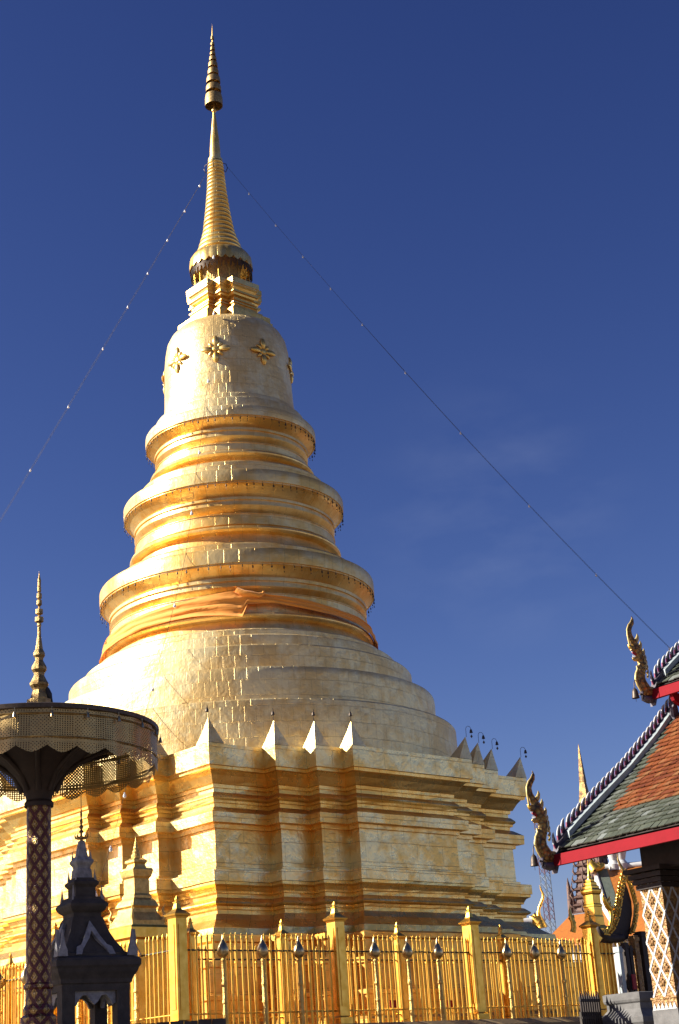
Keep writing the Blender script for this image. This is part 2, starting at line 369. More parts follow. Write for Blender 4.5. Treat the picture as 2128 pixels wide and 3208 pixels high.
def lattice_mat(name='pierced_gilt', c=(.60, .40, .15), dens=2.1):
    """thin pierced metal: real holes"""
    t = NT(name); uv = t.uv(); s = t.n("ShaderNodeSeparateXYZ"); t.l(uv, s.inputs[0])
    d, u, v = diamond(t, uv, 9.0 * dens, 9.0 * dens)
    fu = t.math('PINGPONG', t.math('MULTIPLY', s.outputs[0], 13 * dens), .5); fv = t.math('PINGPONG', t.math('MULTIPLY', s.outputs[1], 15 * dens), .5)
    stripes = t.math('PINGPONG', t.math('MULTIPLY', s.outputs[0], 1.6), .5)
    sel = t.math('GREATER_THAN', stripes, .24)
    holes1 = t.math('GREATER_THAN', d, .64); holes2 = t.math('MULTIPLY', t.math('GREATER_THAN', fu, .29), t.math('GREATER_THAN', fv, .24))
    hole = t.math('ADD', t.math('MULTIPLY', holes1, sel), t.math('MULTIPLY', holes2, t.math('SUBTRACT', 1.0, sel)))
    bandv = t.math('PINGPONG', t.math('MULTIPLY', s.outputs[1], 2.6), .5)
    hole = t.math('MULTIPLY', hole, t.math('GREATER_THAN', bandv, .05), clamp=True)
    n = t.noise(uv, 7, 4)
    t.set(t.mix(n, c, tuple(x * .55 for x in c)), .42, .75, t.bump(t.math('ADD', hole, n), .5, .01))
    tr = t.n("ShaderNodeBsdfTransparent"); mx = t.n("ShaderNodeMixShader"); t.l(hole, mx.inputs[0]); t.l(t.b.outputs[0], mx.inputs[1]); t.l(tr.outputs[0], mx.inputs[2]); t.l(mx.outputs[0], t.out.inputs[0])
    return t.m
M['pierced'] = lattice_mat()
def stucco_gold():
    t = NT('gilt_stucco'); uv = t.uv(); vor = t.n("ShaderNodeTexVoronoi"); vor.inputs['Scale'].default_value = 13; t.l(uv, vor.inputs['Vector'])
    v2 = t.n("ShaderNodeTexVoronoi"); v2.inputs['Scale'].default_value = 34; t.l(uv, v2.inputs['Vector'])
    h = t.math('ADD', vor.outputs['Distance'], t.math('MULTIPLY', v2.outputs['Distance'], .5))
    c = t.ramp(h, [(.15, (.47, .32, .14)), (.5, (.37, .22, .07)), (.85, (.24, .12, .04))])
    return t.set(c, .5, .25, t.bump(h, .9, .03))
M['gilt_stucco'] = stucco_gold()
def naga_mat():
    t = NT('naga_scales'); p = t.pos(); v = t.n("ShaderNodeTexVoronoi"); v.inputs['Scale'].default_value = 14; t.l(p, v.inputs['Vector'])
    c = t.ramp(v.outputs['Distance'], [(.1, (.46, .31, .09)), (.5, (.28, .17, .05)), (.85, (.07, .05, .03))])
    return t.set(c, .4, .45, t.bump(v.outputs['Distance'], .8, .03))
M['naga'] = naga_mat()
def leaf_mat():
    t = NT('leaves'); g = t.n("ShaderNodeNewGeometry")
    return t.set(t.ramp(g.outputs['Random Per Island'], [(0, (.03, .055, .02)), (.5, (.05, .09, .03)), (1, (.09, .12, .045))]), .6, 0.0)
M['leaf'] = leaf_mat()
M['bark'] = simple('bark', (.14, .10, .07), (.08, .06, .04), .9, 0, 8, .7, .03)

# ------------------------------------------------------------------ the setting
g = MB(); g.face([(-900, -900, 0), (900, -900, 0), (900, 900, 0), (-900, 900, 0)])
tag(g.build('ground', M['ground']), kind='structure')
def rect(h): return [(h, -h), (h, h), (-h, h), (-h, -h)]
g = MB(); g.plan([(14.9, 0.0), (14.9, .5), (14.6, .6), (14.6, 2.7), (14.8, 2.8), (14.8, 3.05), (14.5, 3.2)], rect)
tag(g.build('terrace', M['terrace']), kind='structure')
TZ = 3.2                                # top of the terrace the tower and its fence stand on

# ------------------------------------------------------------------ the golden stupa
stupa = empty('golden_stupa', (0, 0, TZ), label='tall gold sheet stupa with stepped base, ringed drum, bell and needle spire', cat='stupa')
def put(mb, name, mat, parent=stupa): 
    o = mb.build(name, mat, parent)
    if parent is stupa: o.location = (0, 0, -TZ)
    return o
HB = 6.69; SS = [0, .569, 1.074, 1.564]; TT = [0, 2.139, 3.37, 4.50]
def redent(o, b=HB, S=SS, T=TT):
    q = []
    for i in range(4):
        q.append((b + S[i] + o, -(b - T[i] + o)))
        if i < 3: q.append((b + S[i] + o, -(b - T[i + 1] + o)))
    r = q + [(x, -y) for x, y in q[::-1]]
    r = r[:-1]                          # last one is the next side's first corner
    out = []
    for k in range(4):
        c, s_ = [(1, 0), (0, 1), (-1, 0), (0, -1)][k]
        out += [(c * x - s_ * y, s_ * x + c * y) for x, y in r]
    return out
def prof(lst, b=HB): return [(h - b, z) for h, z in lst]
for nm, lst in (('plinth', [(9.35, 3.2), (9.35, 3.5), (9.2, 3.62)]),
                ('lower_tier', [(8.75, 3.62), (8.75, 4.2), (8.82, 4.22), (8.82, 4.34), (8.6, 4.38)]),
                ('middle_tier', [(8.3, 4.38), (8.3, 5.12), (8.38, 5.14), (8.38, 5.3), (8.1, 5.34)]),
                ('upper_tier', [(7.85, 5.34), (7.85, 5.86), (7.95, 5.9), (7.95, 6.05), (7.75, 6.12)])):
    m = MB(); m.plan(prof(lst), redent, jit=.008); put(m, nm, M['gold_low'])
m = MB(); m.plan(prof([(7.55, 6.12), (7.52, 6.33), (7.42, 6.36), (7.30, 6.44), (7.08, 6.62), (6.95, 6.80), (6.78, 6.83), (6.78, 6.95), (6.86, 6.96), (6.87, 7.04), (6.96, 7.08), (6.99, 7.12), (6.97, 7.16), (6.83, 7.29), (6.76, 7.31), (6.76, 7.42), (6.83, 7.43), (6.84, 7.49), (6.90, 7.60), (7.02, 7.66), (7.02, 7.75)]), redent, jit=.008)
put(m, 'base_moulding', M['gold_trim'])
m = MB(); m.plan(prof([(7.07, 7.753), (7.07, 8.08), (6.80, 8.14), (6.80, 8.20), (6.70, 8.23), (6.69, 9.37)]), redent, jit=.008); put(m, 'panel', M['gold_wall'])
m = MB(); m.plan(prof([(6.77, 9.372), (6.78, 9.50), (7.0, 9.51), (7.01, 9.82), (6.74, 10.01), (6.67, 10.03)]), redent, bottom=True, jit=.008); put(m, 'frieze', M['gold_wall'])
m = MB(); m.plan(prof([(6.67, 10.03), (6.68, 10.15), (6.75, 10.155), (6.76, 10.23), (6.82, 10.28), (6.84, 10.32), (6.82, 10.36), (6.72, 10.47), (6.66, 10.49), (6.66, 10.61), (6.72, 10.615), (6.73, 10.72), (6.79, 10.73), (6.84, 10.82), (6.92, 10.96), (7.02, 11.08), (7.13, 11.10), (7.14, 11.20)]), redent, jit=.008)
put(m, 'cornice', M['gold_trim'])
m = MB(); m.plan(prof([(7.215, 11.203), (7.225, 11.86), (7.05, 11.87)]), redent, bottom=True, jit=.008); put(m, 'fascia', M['gold_wall'])
# corner spikes: one small leaning pyramid over every outer corner
sp = MB(); b_ = .60
P = [(-b_, -b_, 0), (0.012, -b_, 0), (0.012, 0.012, 0), (-b_, 0.012, 0)]; ap = (-.10, -.10, .80)
mid_ = [tuple(Vector(p) * .40 + Vector(ap) * .60 - Vector((0, 0, .05)) + Vector(((-.02 if p[0] < -.1 else -.0), (-.02 if p[1] < -.1 else -.0), 0))) for p in P]
for i in range(4):
    j = (i + 1) % 4
    sp.face([P[i], P[j], mid_[j], mid_[i]]); sp.face([mid_[i], mid_[j], ap])
hookm = MB()
hookm.tube([(-.10, -.10, .78), (-.10, -.10, 1.12), (-.08, -.08, 1.20), (-.03, -.03, 1.245), (.03, .03, 1.22), (.06, .06, 1.14)], .010, 5)
bellm = MB(); bellm.lathe([(.075, -.155), (.066, -.13), (.056, -.08), (.045, -.03), (.02, 0.0), (.006, .03)], 12, (.06, .06))
bellm.v = [(x, y, z + 1.11) for x, y, z in bellm.v]
leafm = MB(); leafm.tube([(.06, .06, 1.0), (.06, .06, .86)], .005, 4); leafm.prism([(0, -.1), (.055, -.02), (0, .06), (-.055, -.02)], .012, (.06, .06, .82), (.7071, .7071, 0), (0, 0, 1), (.7071, -.7071, 0))
src_spike = None; src_bell = None; nb = 0
spots = []
for k in range(4):
    c, s_ = [(1, 0), (0, 1), (-1, 0), (0, -1)][k]
    for i in range(4):
        for sg in (-1, 1):
            if i == 0 and sg == 1: continue
            x = 7.225 + SS[i]; y = sg * (7.225 - TT[i])
            spots.append((c * x - s_ * y, s_ * x + c * y, k, i, sg))
for (x, y, k, i, sg) in spots:
    # turn so the pyramid's outer corner (local +x+y) points out along the corner diagonal
    qa = math.atan2(y, x); sx, sy = (1 if x > 0 else -1), (1 if y > 0 else -1)
    rz = {(1, 1): 0, (-1, 1): PI / 2, (-1, -1): PI, (1, -1): -PI / 2}[(sx, sy)]
    if src_spike is None:
        src_spike = sp.build('corner_spike', M['gold_drum'], stupa); o = src_spike
    else: o = link_copy(src_spike, stupa)
    o.location = (x, y, 11.868 - TZ); o.rotation_euler = (0, 0, rz)
    if k in (0, 3) or (k == 1 and i == 0):       # bells seen on the two sides towards the viewer
        nice = {0: 'outermost', 1: 'second', 2: 'third', 3: 'innermost'}[i]
        side = {(0, -1): 'right-hand face, left end', (0, 1): 'right-hand face, right end', (3, -1): 'sunlit left face, far end', (3, 1): 'sunlit left face, near end', (1, -1): 'far right corner'}[(k, sg)]
        lab = 'dark bell on a hook over the %s spike, %s' % (nice, side)
        if src_bell is None:
            src_bell = empty('wind_bell', (x, y, 11.868), rz); hookm.build('hook', M['bronze_dark'], src_bell); bellm.build('bell', M['bronze_dark'], src_bell); leafm.build('wind_leaf', M['bronze_dark'], src_bell); o = src_bell
        else: o = copy_tree(src_bell); o.location = (x, y, 11.868); o.rotation_euler = (0, 0, rz + (.0 if nb % 2 else .25))
        o.scale = (.8, .8, .8); o.location.z += .15; tag(o, lab, 'bell', 'wind bells on the corner spikes'); nb += 1

# round drum in three overlapping steps
m = MB(); m.lathe([(7.80, 11.7), (7.83, 12.4), (7.835, 13.3), (7.825, 13.66), (7.79, 13.71), (7.70, 13.73), (7.05, 13.76)], 160, wob=.0010); put(m, 'drum_step', M['gold_drum'])
m = MB(); m.lathe([(7.12, 13.74), (7.13, 14.3), (7.135, 14.75), (7.125, 14.92), (7.09, 14.97), (7.0, 14.99), (6.3, 15.02)], 150, wob=.0010); put(m, 'drum_step', M['gold_drum'])
m = MB(); m.lathe([(6.37, 15.0), (6.38, 15.5), (6.375, 15.90), (6.34, 15.95), (6.25, 15.97), (5.8, 15.99)], 140, wob=.0010); put(m, 'drum_step', M['gold_drum'])
m = MB(); m.lathe([(5.84, 15.98), (5.845, 16.3), (5.83, 16.42), (5.78, 16.46), (5.42, 16.48), (5.40, 16.50), (5.40, 16.74), (5.36, 16.79), (4.95, 16.82)], 130, wob=.0010); put(m, 'drum_step', M['gold_drum'])
# three projecting rings with moulded necks below each
def neck(n, z, zl, Rl, flare, rt):
    """n neck radius; z = heights (cove end, fillet end, band end, cove end, fillet end, band end, bottom roll); up to the lip above at radius Rl, height zl"""
    a, b, c, d, e, f, g_ = z
    return flare + [(n + .05, g_ - .14), (rt - .08, g_ - .10), (rt - .01, g_ - .03), (rt, g_ + .02), (rt - .03, g_ + .09), (n + .12, g_ + .13), (n + .10, f - .03), (n + .17, f), (n + .17, f + .03), (n + .10, f + .04), (n + .10, e - .03), (n + .13, e - .02), (n + .13, e), (n - .05, e + .01), (n - .07, d), (n + .02, d + .10), (n + .12, c - .02), (n + .13, c), (n + .09, c + .01), (n + .08, b - .01), (n + .14, b), (n + .14, a), (n + .02, a + .01), (n + .02, a + .06), (n + .10, a + .16),
                    (n + (Rl - n) * .55, zl - .15), (Rl - .10, zl - .06), (Rl - .05, zl - .055), (Rl - .05, zl - .004), (Rl, zl)]
m = MB(); m.lathe(neck(4.74, (18.79, 18.68, 18.48, 18.29, 18.22, 17.90, 17.38), 19.25, 5.215, [(4.92, 16.82), (4.88, 17.1)], 5.06), 128); put(m, 'ring_moulding', M['gold_ring'])
m = MB(); m.lathe([(5.215, 19.25), (5.225, 19.5), (5.222, 19.74), (5.19, 19.80), (5.10, 19.82), (4.62, 19.85), (4.62, 20.15), (4.58, 20.21), (3.9, 20.25)], 128, wob=.001); put(m, 'projecting_ring', M['gold_ring'])
m = MB(); m.lathe(neck(3.74, (22.22, 22.13, 21.93, 21.68, 21.60, 21.16, 20.97), 22.72, 4.255, [(3.95, 20.25), (3.84, 20.5)], 4.06), 120); put(m, 'ring_moulding', M['gold_ring'])
m = MB(); m.lathe([(4.255, 22.72), (4.268, 22.95), (4.265, 23.13), (4.235, 23.19), (4.15, 23.21), (3.64, 23.24), (3.64, 23.72), (3.60, 23.78), (3.0, 23.82)], 120, wob=.001); put(m, 'projecting_ring', M['gold_ring'])
m = MB(); m.lathe(neck(2.88, (25.38, 25.28, 25.06, 24.86, 24.78, 24.46, 24.29), 25.76, 3.35, [(3.08, 23.82), (2.98, 24.0)], 3.235), 112); put(m, 'ring_moulding', M['gold_ring'])
bm_ = MB(); bm_.lathe([(3.35, 25.76), (3.365, 25.95), (3.36, 26.12), (3.33, 26.17), (3.25, 26.19), (2.97, 26.21), (2.96, 26.65), (2.93, 26.70), (2.71, 26.73), (2.70, 26.95), (2.67, 27.0), (2.60, 27.03), (2.57, 27.5), (2.555, 28.0), (2.54, 28.6), (2.53, 29.2), (2.48, 29.75), (2.40, 30.15), (2.25, 30.46), (2.05, 30.68), (1.8, 30.82), (1.3, 30.9)], 112, wob=.0014)
bell_part = put(bm_, 'bell_dome', M['gold_drum'])
# flower ornaments in relief on the bell
fl = MB()
for k in range(8):
    a = k * PI / 4; L = .34 if k % 2 == 0 else .20; wd = .078 if k % 2 == 0 else .045
    ca, sa = math.cos(a), math.sin(a)
    pts = []; rad = []
    for q in range(7):
        tt = q / 6; rr = .09 + L * tt
        pts.append(Vector((0.03 + .035 * math.sin(tt * PI), ca * rr, sa * rr))); rad.append(max(.012, wd * (.45 + .75 * math.sin(tt * PI * .85 + .25))))
    fl.tube(pts, rad, 8, flat=((1, 0, 0), .55))
fl.v += []
fc = MB(); fc.lathe([(.12, 0), (.11, .05), (.07, .09), (.01, .10)], 14)
fl2 = [(z, x, y) for x, y, z in fc.v]; b0 = len(fl.v); fl.v += fl2; fl.f += [tuple(i + b0 for i in f) for f in fc.f]; fl.uv += fc.uv; fl.mi += fc.mi; fl.sm += fc.sm
flo = None
for a in (-88.7, -48.5, -5.0, 43.6, 88, 133, 178, 223):
    a = math.radians(a); r_ = 2.515
    loc = (r_ * math.cos(a), r_ * math.sin(a), 28.93)
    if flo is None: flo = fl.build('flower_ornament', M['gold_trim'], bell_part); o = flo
    else: o = link_copy(flo, bell_part)
    o.location = loc; o.rotation_euler = (0, -.03, a); o.scale = (1.1, 1.3, 1.3)
# square throne above the bell
HS, HT = [0, .31], [0, .42]
def thr(o, b=1.0):
    q = [(b + o, -(b + o)), (b + o, -(b - .40 + o)), (b + .33 + o, -(b - .40 + o))]
    r = (q + [(x, -y) for x, y in q[::-1]])[:-1]; out = []
    for k in range(4):
        c, s_ = [(1, 0), (0, 1), (-1, 0), (0, -1)][k]; out += [(c * x - s_ * y, s_ * x + c * y) for x, y in r]
    return out
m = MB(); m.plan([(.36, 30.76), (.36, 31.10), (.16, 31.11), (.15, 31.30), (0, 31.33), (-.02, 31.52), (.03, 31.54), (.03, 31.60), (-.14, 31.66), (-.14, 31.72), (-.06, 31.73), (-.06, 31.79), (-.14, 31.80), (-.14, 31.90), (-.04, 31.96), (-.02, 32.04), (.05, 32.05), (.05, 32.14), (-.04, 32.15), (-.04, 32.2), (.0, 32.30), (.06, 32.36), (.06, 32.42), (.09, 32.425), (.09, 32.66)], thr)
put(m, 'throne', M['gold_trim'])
# spire, leaning very slightly
def lean(z):
    d = 0.0
    for (z0, d0), (z1, d1) in zip(((0, .05), (33, .06), (36, .12), (39.2, .125), (42, .08)), ((33, .06), (36, .12), (39.2, .125), (42, .08), (46.3, .0))):
        if z0 <= z <= z1: d = d0 + (d1 - d0) * (z - z0) / (z1 - z0)
    return (-.665 * d, -.747 * d)
m = MB(); m.lathe([(.95, 32.6), (.95, 32.75), (.78, 32.8), (.74, 33.2), (.78, 33.6), (.9, 34.2), (.95, 34.3)], 32, off=lean); put(m, 'spire_collar', M['old_gilt'])
for k in range(16):
    a = 2 * PI * k / 16; m = MB(); lx, ly = lean(33.5)
    m.tube([(1.12 * math.cos(a) + lx, 1.12 * math.sin(a) + ly, 32.66), (1.16 * math.cos(a) + lx, 1.16 * math.sin(a) + ly, 34.1)], .018, 5); put(m, 'rod', M['gold_paint'])
pr = MB(); NS = 24; rows = []; 
def rimrow(f):
    out = []
    for q in range(NS * 8):
        a = 2 * PI * q / (NS * 8); ph = (q % 8) / 8.0
        r_, z_ = f(ph); lx, ly = lean(34); out.append((r_ * math.cos(a) + lx, r_ * math.sin(a) + ly, z_))
    return out
def scal(ph): return abs(ph - .5) * 2
rows = [rimrow(lambda ph: (1.30 + .015 * math.sin(ph * PI), 33.66 + .16 * scal(ph) ** 1.6)), rimrow(lambda ph: (1.29 + .02 * math.sin(ph * PI), 33.95)), rimrow(lambda ph: (1.26 + .02 * math.sin(ph * PI), 34.18)), rimrow(lambda ph: (1.16, 34.36)), rimrow(lambda ph: (.90, 34.52))]
pr.grid(rows, [[(1.3 * 2 * PI * q / (NS * 8), z_) for q in range(NS * 8)] for z_ in (33.7, 33.95, 34.2, 34.4, 34.6)], closed=True)
pr.lathe([(1.28, 33.85), (.8, 34.0)], 48, off=lean)
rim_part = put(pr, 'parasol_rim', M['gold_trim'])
fr = MB()
rnd = random.Random(3)
for q in range(150):
    a = 2 * PI * q / 150; lx, ly = lean(33.5)
    L = .30 + .14 * math.sin(q * 1.7) + rnd.uniform(-.04, .04)
    fr.box((1.25 * math.cos(a) + lx, 1.25 * math.sin(a) + ly, 33.72 - L / 2), (.035, .02, L), Matrix.Rotation(a, 3, 'Z'))
put(fr, 'fringe', M['bronze_dark'])
cone = []; zz = [(34.5, .97), (34.9, .84), (35.5, .66), (36.4, .53), (37.6, .40), (38.6, .335), (39.02, .30)]
def rad_at(z):
    for (a, ra), (b, rb) in zip(zz, zz[1:]):
        if a <= z <= b: return ra + (rb - ra) * (z - a) / (b - a)
    return zz[-1][1]
z = 34.5; NR = 22; hts = [.255 - .0045 * i for i in range(NR)]; sc_h = (39.02 - 34.5) / sum(hts)
for i in range(NR):
    h = hts[i] * sc_h; r0 = rad_at(min(39.0, z + h * .4))
    cone += [(r0 - .075 - .02 * r0, z), (r0 - .01, z + h * .12), (r0 + .025, z + h * .35), (r0 + .015, z + h * .62), (r0 - .03, z + h * .9), (r0 - .07, z + h * .99)]
    z += h
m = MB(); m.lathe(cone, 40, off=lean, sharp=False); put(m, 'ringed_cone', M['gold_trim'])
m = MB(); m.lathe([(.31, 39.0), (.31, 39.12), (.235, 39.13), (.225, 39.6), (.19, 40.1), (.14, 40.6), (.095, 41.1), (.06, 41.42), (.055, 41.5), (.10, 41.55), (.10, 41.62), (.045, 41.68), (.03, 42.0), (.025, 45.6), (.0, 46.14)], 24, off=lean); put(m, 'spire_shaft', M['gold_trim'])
for i, (z0, z1, r_) in enumerate(((41.82, 42.48, .385), (42.55, 42.92, .335), (43.0, 43.36, .305), (43.43, 43.76, .24), (43.82, 44.10, .205), (44.17, 44.40, .16), (44.46, 44.64, .122), (44.71, 44.90, .105), (44.97, 45.14, .085), (45.28, 45.46, .07))):
    m = MB(); h = z1 - z0
    m.lathe([(r_ * .97, z0 + h * .14), (r_, z0), (r_ * 1.0, z0 + h * .55), (r_ * .9, z0 + h * .85), (r_ * .45, z1), (.02, z1 + .01)], 20, off=lean); put(m, 'crown_tier', M['old_gilt'])
# cluster of cable clamps where the light cables start
m = MB()
for a in (.9, 2.2, 3.9, 5.4):
    lx, ly = lean(38.9); m.tube([(.30 * math.cos(a) + lx, .30 * math.sin(a) + ly, 38.95), (.45 * math.cos(a) + lx, .45 * math.sin(a) + ly, 38.9), (.5 * math.cos(a) + lx, .5 * math.sin(a) + ly, 38.7), (.42 * math.cos(a) + lx, .42 * math.sin(a) + ly, 38.5), (.33 * math.cos(a) + lx, .33 * math.sin(a) + ly, 38.6)], .018, 5)
put(m, 'cable_clamp', M['bronze_dark'])

# tiny bells under the three rings
tb = MB(); tb.tube([(0, 0, 0), (0, 0, -.10)], .006, 4); tb.lathe([(.034, -.2), (.03, -.16), (.02, -.11), (.005, -.09)], 8); tb.tube([(0, 0, -.2), (0, 0, -.30)], .004, 3); tb.box((0, 0, -.33), (.035, .008, .06))
first = None
for (R_, z_, n, w_) in ((3.33, 25.75, 44, 'topmost'), (4.235, 22.71, 50, 'middle'), (5.195, 19.24, 56, 'lowest')):
    for i in range(n):
        a = math.radians(-150 + 230 * i / (n - 1)) + rnd.uniform(-.015, .015)
        if first is None: first = tb.build('rim_bell', M['bronze_dark']); o = first
        else: o = first.copy(); col.objects.link(o)
        o.location = (R_ * math.cos(a), R_ * math.sin(a), z_); s_ = rnd.uniform(.55, 1.0); o.scale = (s_, s_, s_); o.rotation_euler = (0, 0, a + .3)
        tag(o, 'tiny dark bell hanging from the rim of the %s gold ring' % w_, 'bell', 'tiny bells under the %s ring' % w_)

# orange cloth wound round the neck under the lowest ring
def cloth():
    m = MB(); N = 150; K = 12; rows = []; uvr = []
    A0, A1 = -205, 130
    # (angle deg, top z, bottom z)
    key = [(-205, 17.25, 17.02), (-150, 17.45, 17.08), (-128, 17.62, 17.12), (-105, 17.75, 17.25), (-80, 17.95, 17.38), (-58, 18.10, 17.42), (-45, 18.22, 17.35), (-36.8, 18.26, 17.24), (-36.0, 18.2, 17.72), (-25, 18.05, 17.78), (-10, 17.98, 17.62), (10, 17.82, 17.50), (30, 17.70, 17.36), (50, 17.55, 17.18), (80, 17.5, 17.1), (130, 17.5, 17.1)]
    def ev(a):
        for (a0, t0, b0), (a1, t1, b1) in zip(key, key[1:]):
            if a0 <= a <= a1: f = (a - a0) / (a1 - a0); return t0 + (t1 - t0) * f, b0 + (b1 - b0) * f
        return key[-1][1:]
    for i in range(N + 1):
        a = A0 + (A1 - A0) * i / N; t, b = ev(a); row = []; uu = []
        for k in range(K + 1):
            f = k / K; zc = b + (t - b) * f
            fold = .05 * math.sin(f * 17 + a * .09 + .8 * math.sin(a * .05)) + .03 * math.sin(f * 29 - a * .13 + 1) + .02 * math.sin(a * .45 + f * 6)
            r_ = 5.09 + fold * .7 + .08 * (1 - f) * (1 if zc < 17.5 else .5) + max(0, 17.35 - zc) * .35
            row.append((r_ * math.cos(math.radians(a)), r_ * math.sin(math.radians(a)), zc)); uu.append((math.radians(a) * 5, zc))
        rows.append(row); uvr.append(uu)
    m.grid(rows, uvr)
    # knot and loose end
    a = math.radians(-36.5); kx = Vector((math.cos(a), math.sin(a), 0)); kt = Vector((-math.sin(a), math.cos(a), 0))
    P0 = kx * 5.08 + Vector((0, 0, 18.12))
    m.tube([P0 - kt * .25 + Vector((0, 0, .16)), P0 + kx * .05, P0 + kt * .28 + kx * .06 + Vector((0, 0, -.02)), P0 + kt * .52 + kx * .04 + Vector((0, 0, -.09)), P0 + kt * .68 + Vector((0, 0, -.02)), P0 + kt * .70 + Vector((0, 0, .07))], [.10, .13, .09, .10, .07, .04], 8)
    return m
tag(cloth().build('cloth_sash', M['cloth']), 'long orange cloth tied around the neck below the lowest gold ring', 'cloth')

# ------------------------------------------------------------------ cables with light bulbs
def cable(name, P0, P1, sag, label, bulbs, two=True):
    root = empty(name, P0, label=label, cat='cable', group='light cables strung from the spire')
    P0 = Vector(P0); P1 = Vector(P1); side = (P1 - P0).cross(Vector((0, 0, 1))).normalized()
    def pt(t, o=0.0, s2=1.0): return (P1 - P0) * t + Vector((0, 0, -4 * sag * s2 * t * (1 - t))) + side * o
    for (o, s2) in (((0, 1.0), (.10, 1.06)) if two else ((0, 1.0),)):
        m = MB(); m.tube([pt(i / 40, o * min(1, i / 6), s2) for i in range(41)], .0055, 4); m.build('cable_strand', M['wire'], root)
    bl = None
    for t in bulbs:
        p = pt(t)
        if bl is None:
            m = MB(); m.lathe([(.0, -.17), (.04, -.15), (.055, -.11), (.045, -.06), (.022, -.03), (.022, .01), (.0, .015)], 10); bl = m.build('light_bulb', M['glass_bulb'], root); o = bl
        else: o = link_copy(bl, root)
        o.location = p; o.scale = (.7, .7, .7)
    return root
cable('light_cable', (-.2, -.3, 38.75), (-13.8, -13.8, 6.2), .15, 'thin light cable running down the left sky from the gold spire', [.025, .06, .10, .145, .19, .245, .32, .40, .50, .6])
cable('light_cable', (.25, .2, 38.8), (18.5, 19.0, 4.0), 1.6, 'thin light cable crossing the right sky down to the tiled roof', [.035, .075, .115, .155, .20, .26, .335, .425, .51, .60, .69])
cc = empty('light_cable', (.2, -.3, 38.6), 0, 'thin light cable hanging down the front of the stupa to the fence corner', 'cable', 'light cables strung from the spire')
P_ = [Vector(p) for p in ((.2, -.3, 38.6), (.85, -1.15, 34.4), (1.3, -1.5, 32.6), (1.75, -2.05, 29.5), (1.95, -2.75, 26.2), (2.35, -3.62, 23.0), (2.75, -4.5, 19.6), (3.4, -6.3, 15.2), (4.2, -7.9, 12.0), (6.9, -10.6, 8.6), (8.6, -12.6, 6.4))]
Q_ = [P_[i].lerp(P_[i + 1], k / 5) - Vector((0, 0, .12 * math.sin(PI * k / 5))) for i in range(len(P_) - 1) for k in range(5)] + [P_[-1]]
m = MB(); m.tube([p - P_[0] for p in Q_], .007, 4); m.build('cable_strand', M['wire'], cc)
bq = MB(); bq.lathe([(.0, -.17), (.04, -.15), (.055, -.11), (.045, -.06), (.022, -.03), (.022, .01), (.0, .015)], 10); bq0 = None
for k in (7, 13, 18, 23, 27, 32, 36, 39, 42, 45, 48):
    if bq0 is None: bq0 = bq.build('light_bulb', M['glass_bulb'], cc); o = bq0
    else: o = link_copy(bq0, cc)
    o.location = Q_[k] - P_[0]

# ------------------------------------------------------------------ fences of gilded spear bars
pk = MB(); pk.tube([(0, 0, 0), (0, 0, 2.06)], .028, 8, cap=False); pk.tube([(0, 0, 2.06), (0, 0, 2.10), (0, 0, 2.22)], [.028, .038, .002], 6, cap=False)
pk.lathe([(.03, 1.74), (.036, 1.77), (.03, 1.80)], 6)
def post_mb(wd, zc, tip):
    m = MB(); h = wd / 2
    m.plan([(h + .05, 0), (h + .05, .18), (h, .22), (h, zc)], rect, top=False)
    for sx, sy in ((1, 0), (0, 1), (-1, 0), (0, -1)):
        M3 = Matrix(((sx, -sy, 0), (sy, sx, 0), (0, 0, 1)))
        m.box(M3 @ Vector((h + .004, 0, (zc + .3) / 2)), (.02, wd * .55, zc - .6), M3)
    c = MB(); k = wd / .32; u_ = (tip - zc)
    c.plan([(h + .015 * k, zc), (h + .03 * k, zc + .04), (h + .06 * k, zc + .05), (h + .07 * k, zc + .09), (h + .02 * k, zc + u_ * .24), (h * .62, zc + u_ * .36), (h * .48, zc + u_ * .42), (h * .36, zc + u_ * .58), (h * .30, zc + u_ * .66), (h * .44, zc + u_ * .68), (h * .44, zc + u_ * .71), (h * .22, zc + u_ * .76), (h * .26, zc + u_ * .83), (h * .12, zc + u_ * .93), (.004, zc + u_)], rect, bottom=True)
    return m, c
pole = MB(); pole.lathe([(.062, 0), (.062, .3), (.07, .32), (.062, .36), (.055, .55), (.07, .57), (.07, .60), (.058, .64), (.055, .95), (.068, .97), (.07, 1.0), (.068, 1.03), (.055, 1.06), (.052, 1.52), (.066, 1.55), (.04, 1.60), (.05, 1.62)], 14)
bulb = MB(); bulb.lathe([(.05, 1.61), (.10, 1.645), (.14, 1.71), (.148, 1.77), (.135, 1.84), (.10, 1.92), (.055, 1.99), (.028, 2.05), (.018, 2.10), (.004, 2.16)], 20)
PKS = {}
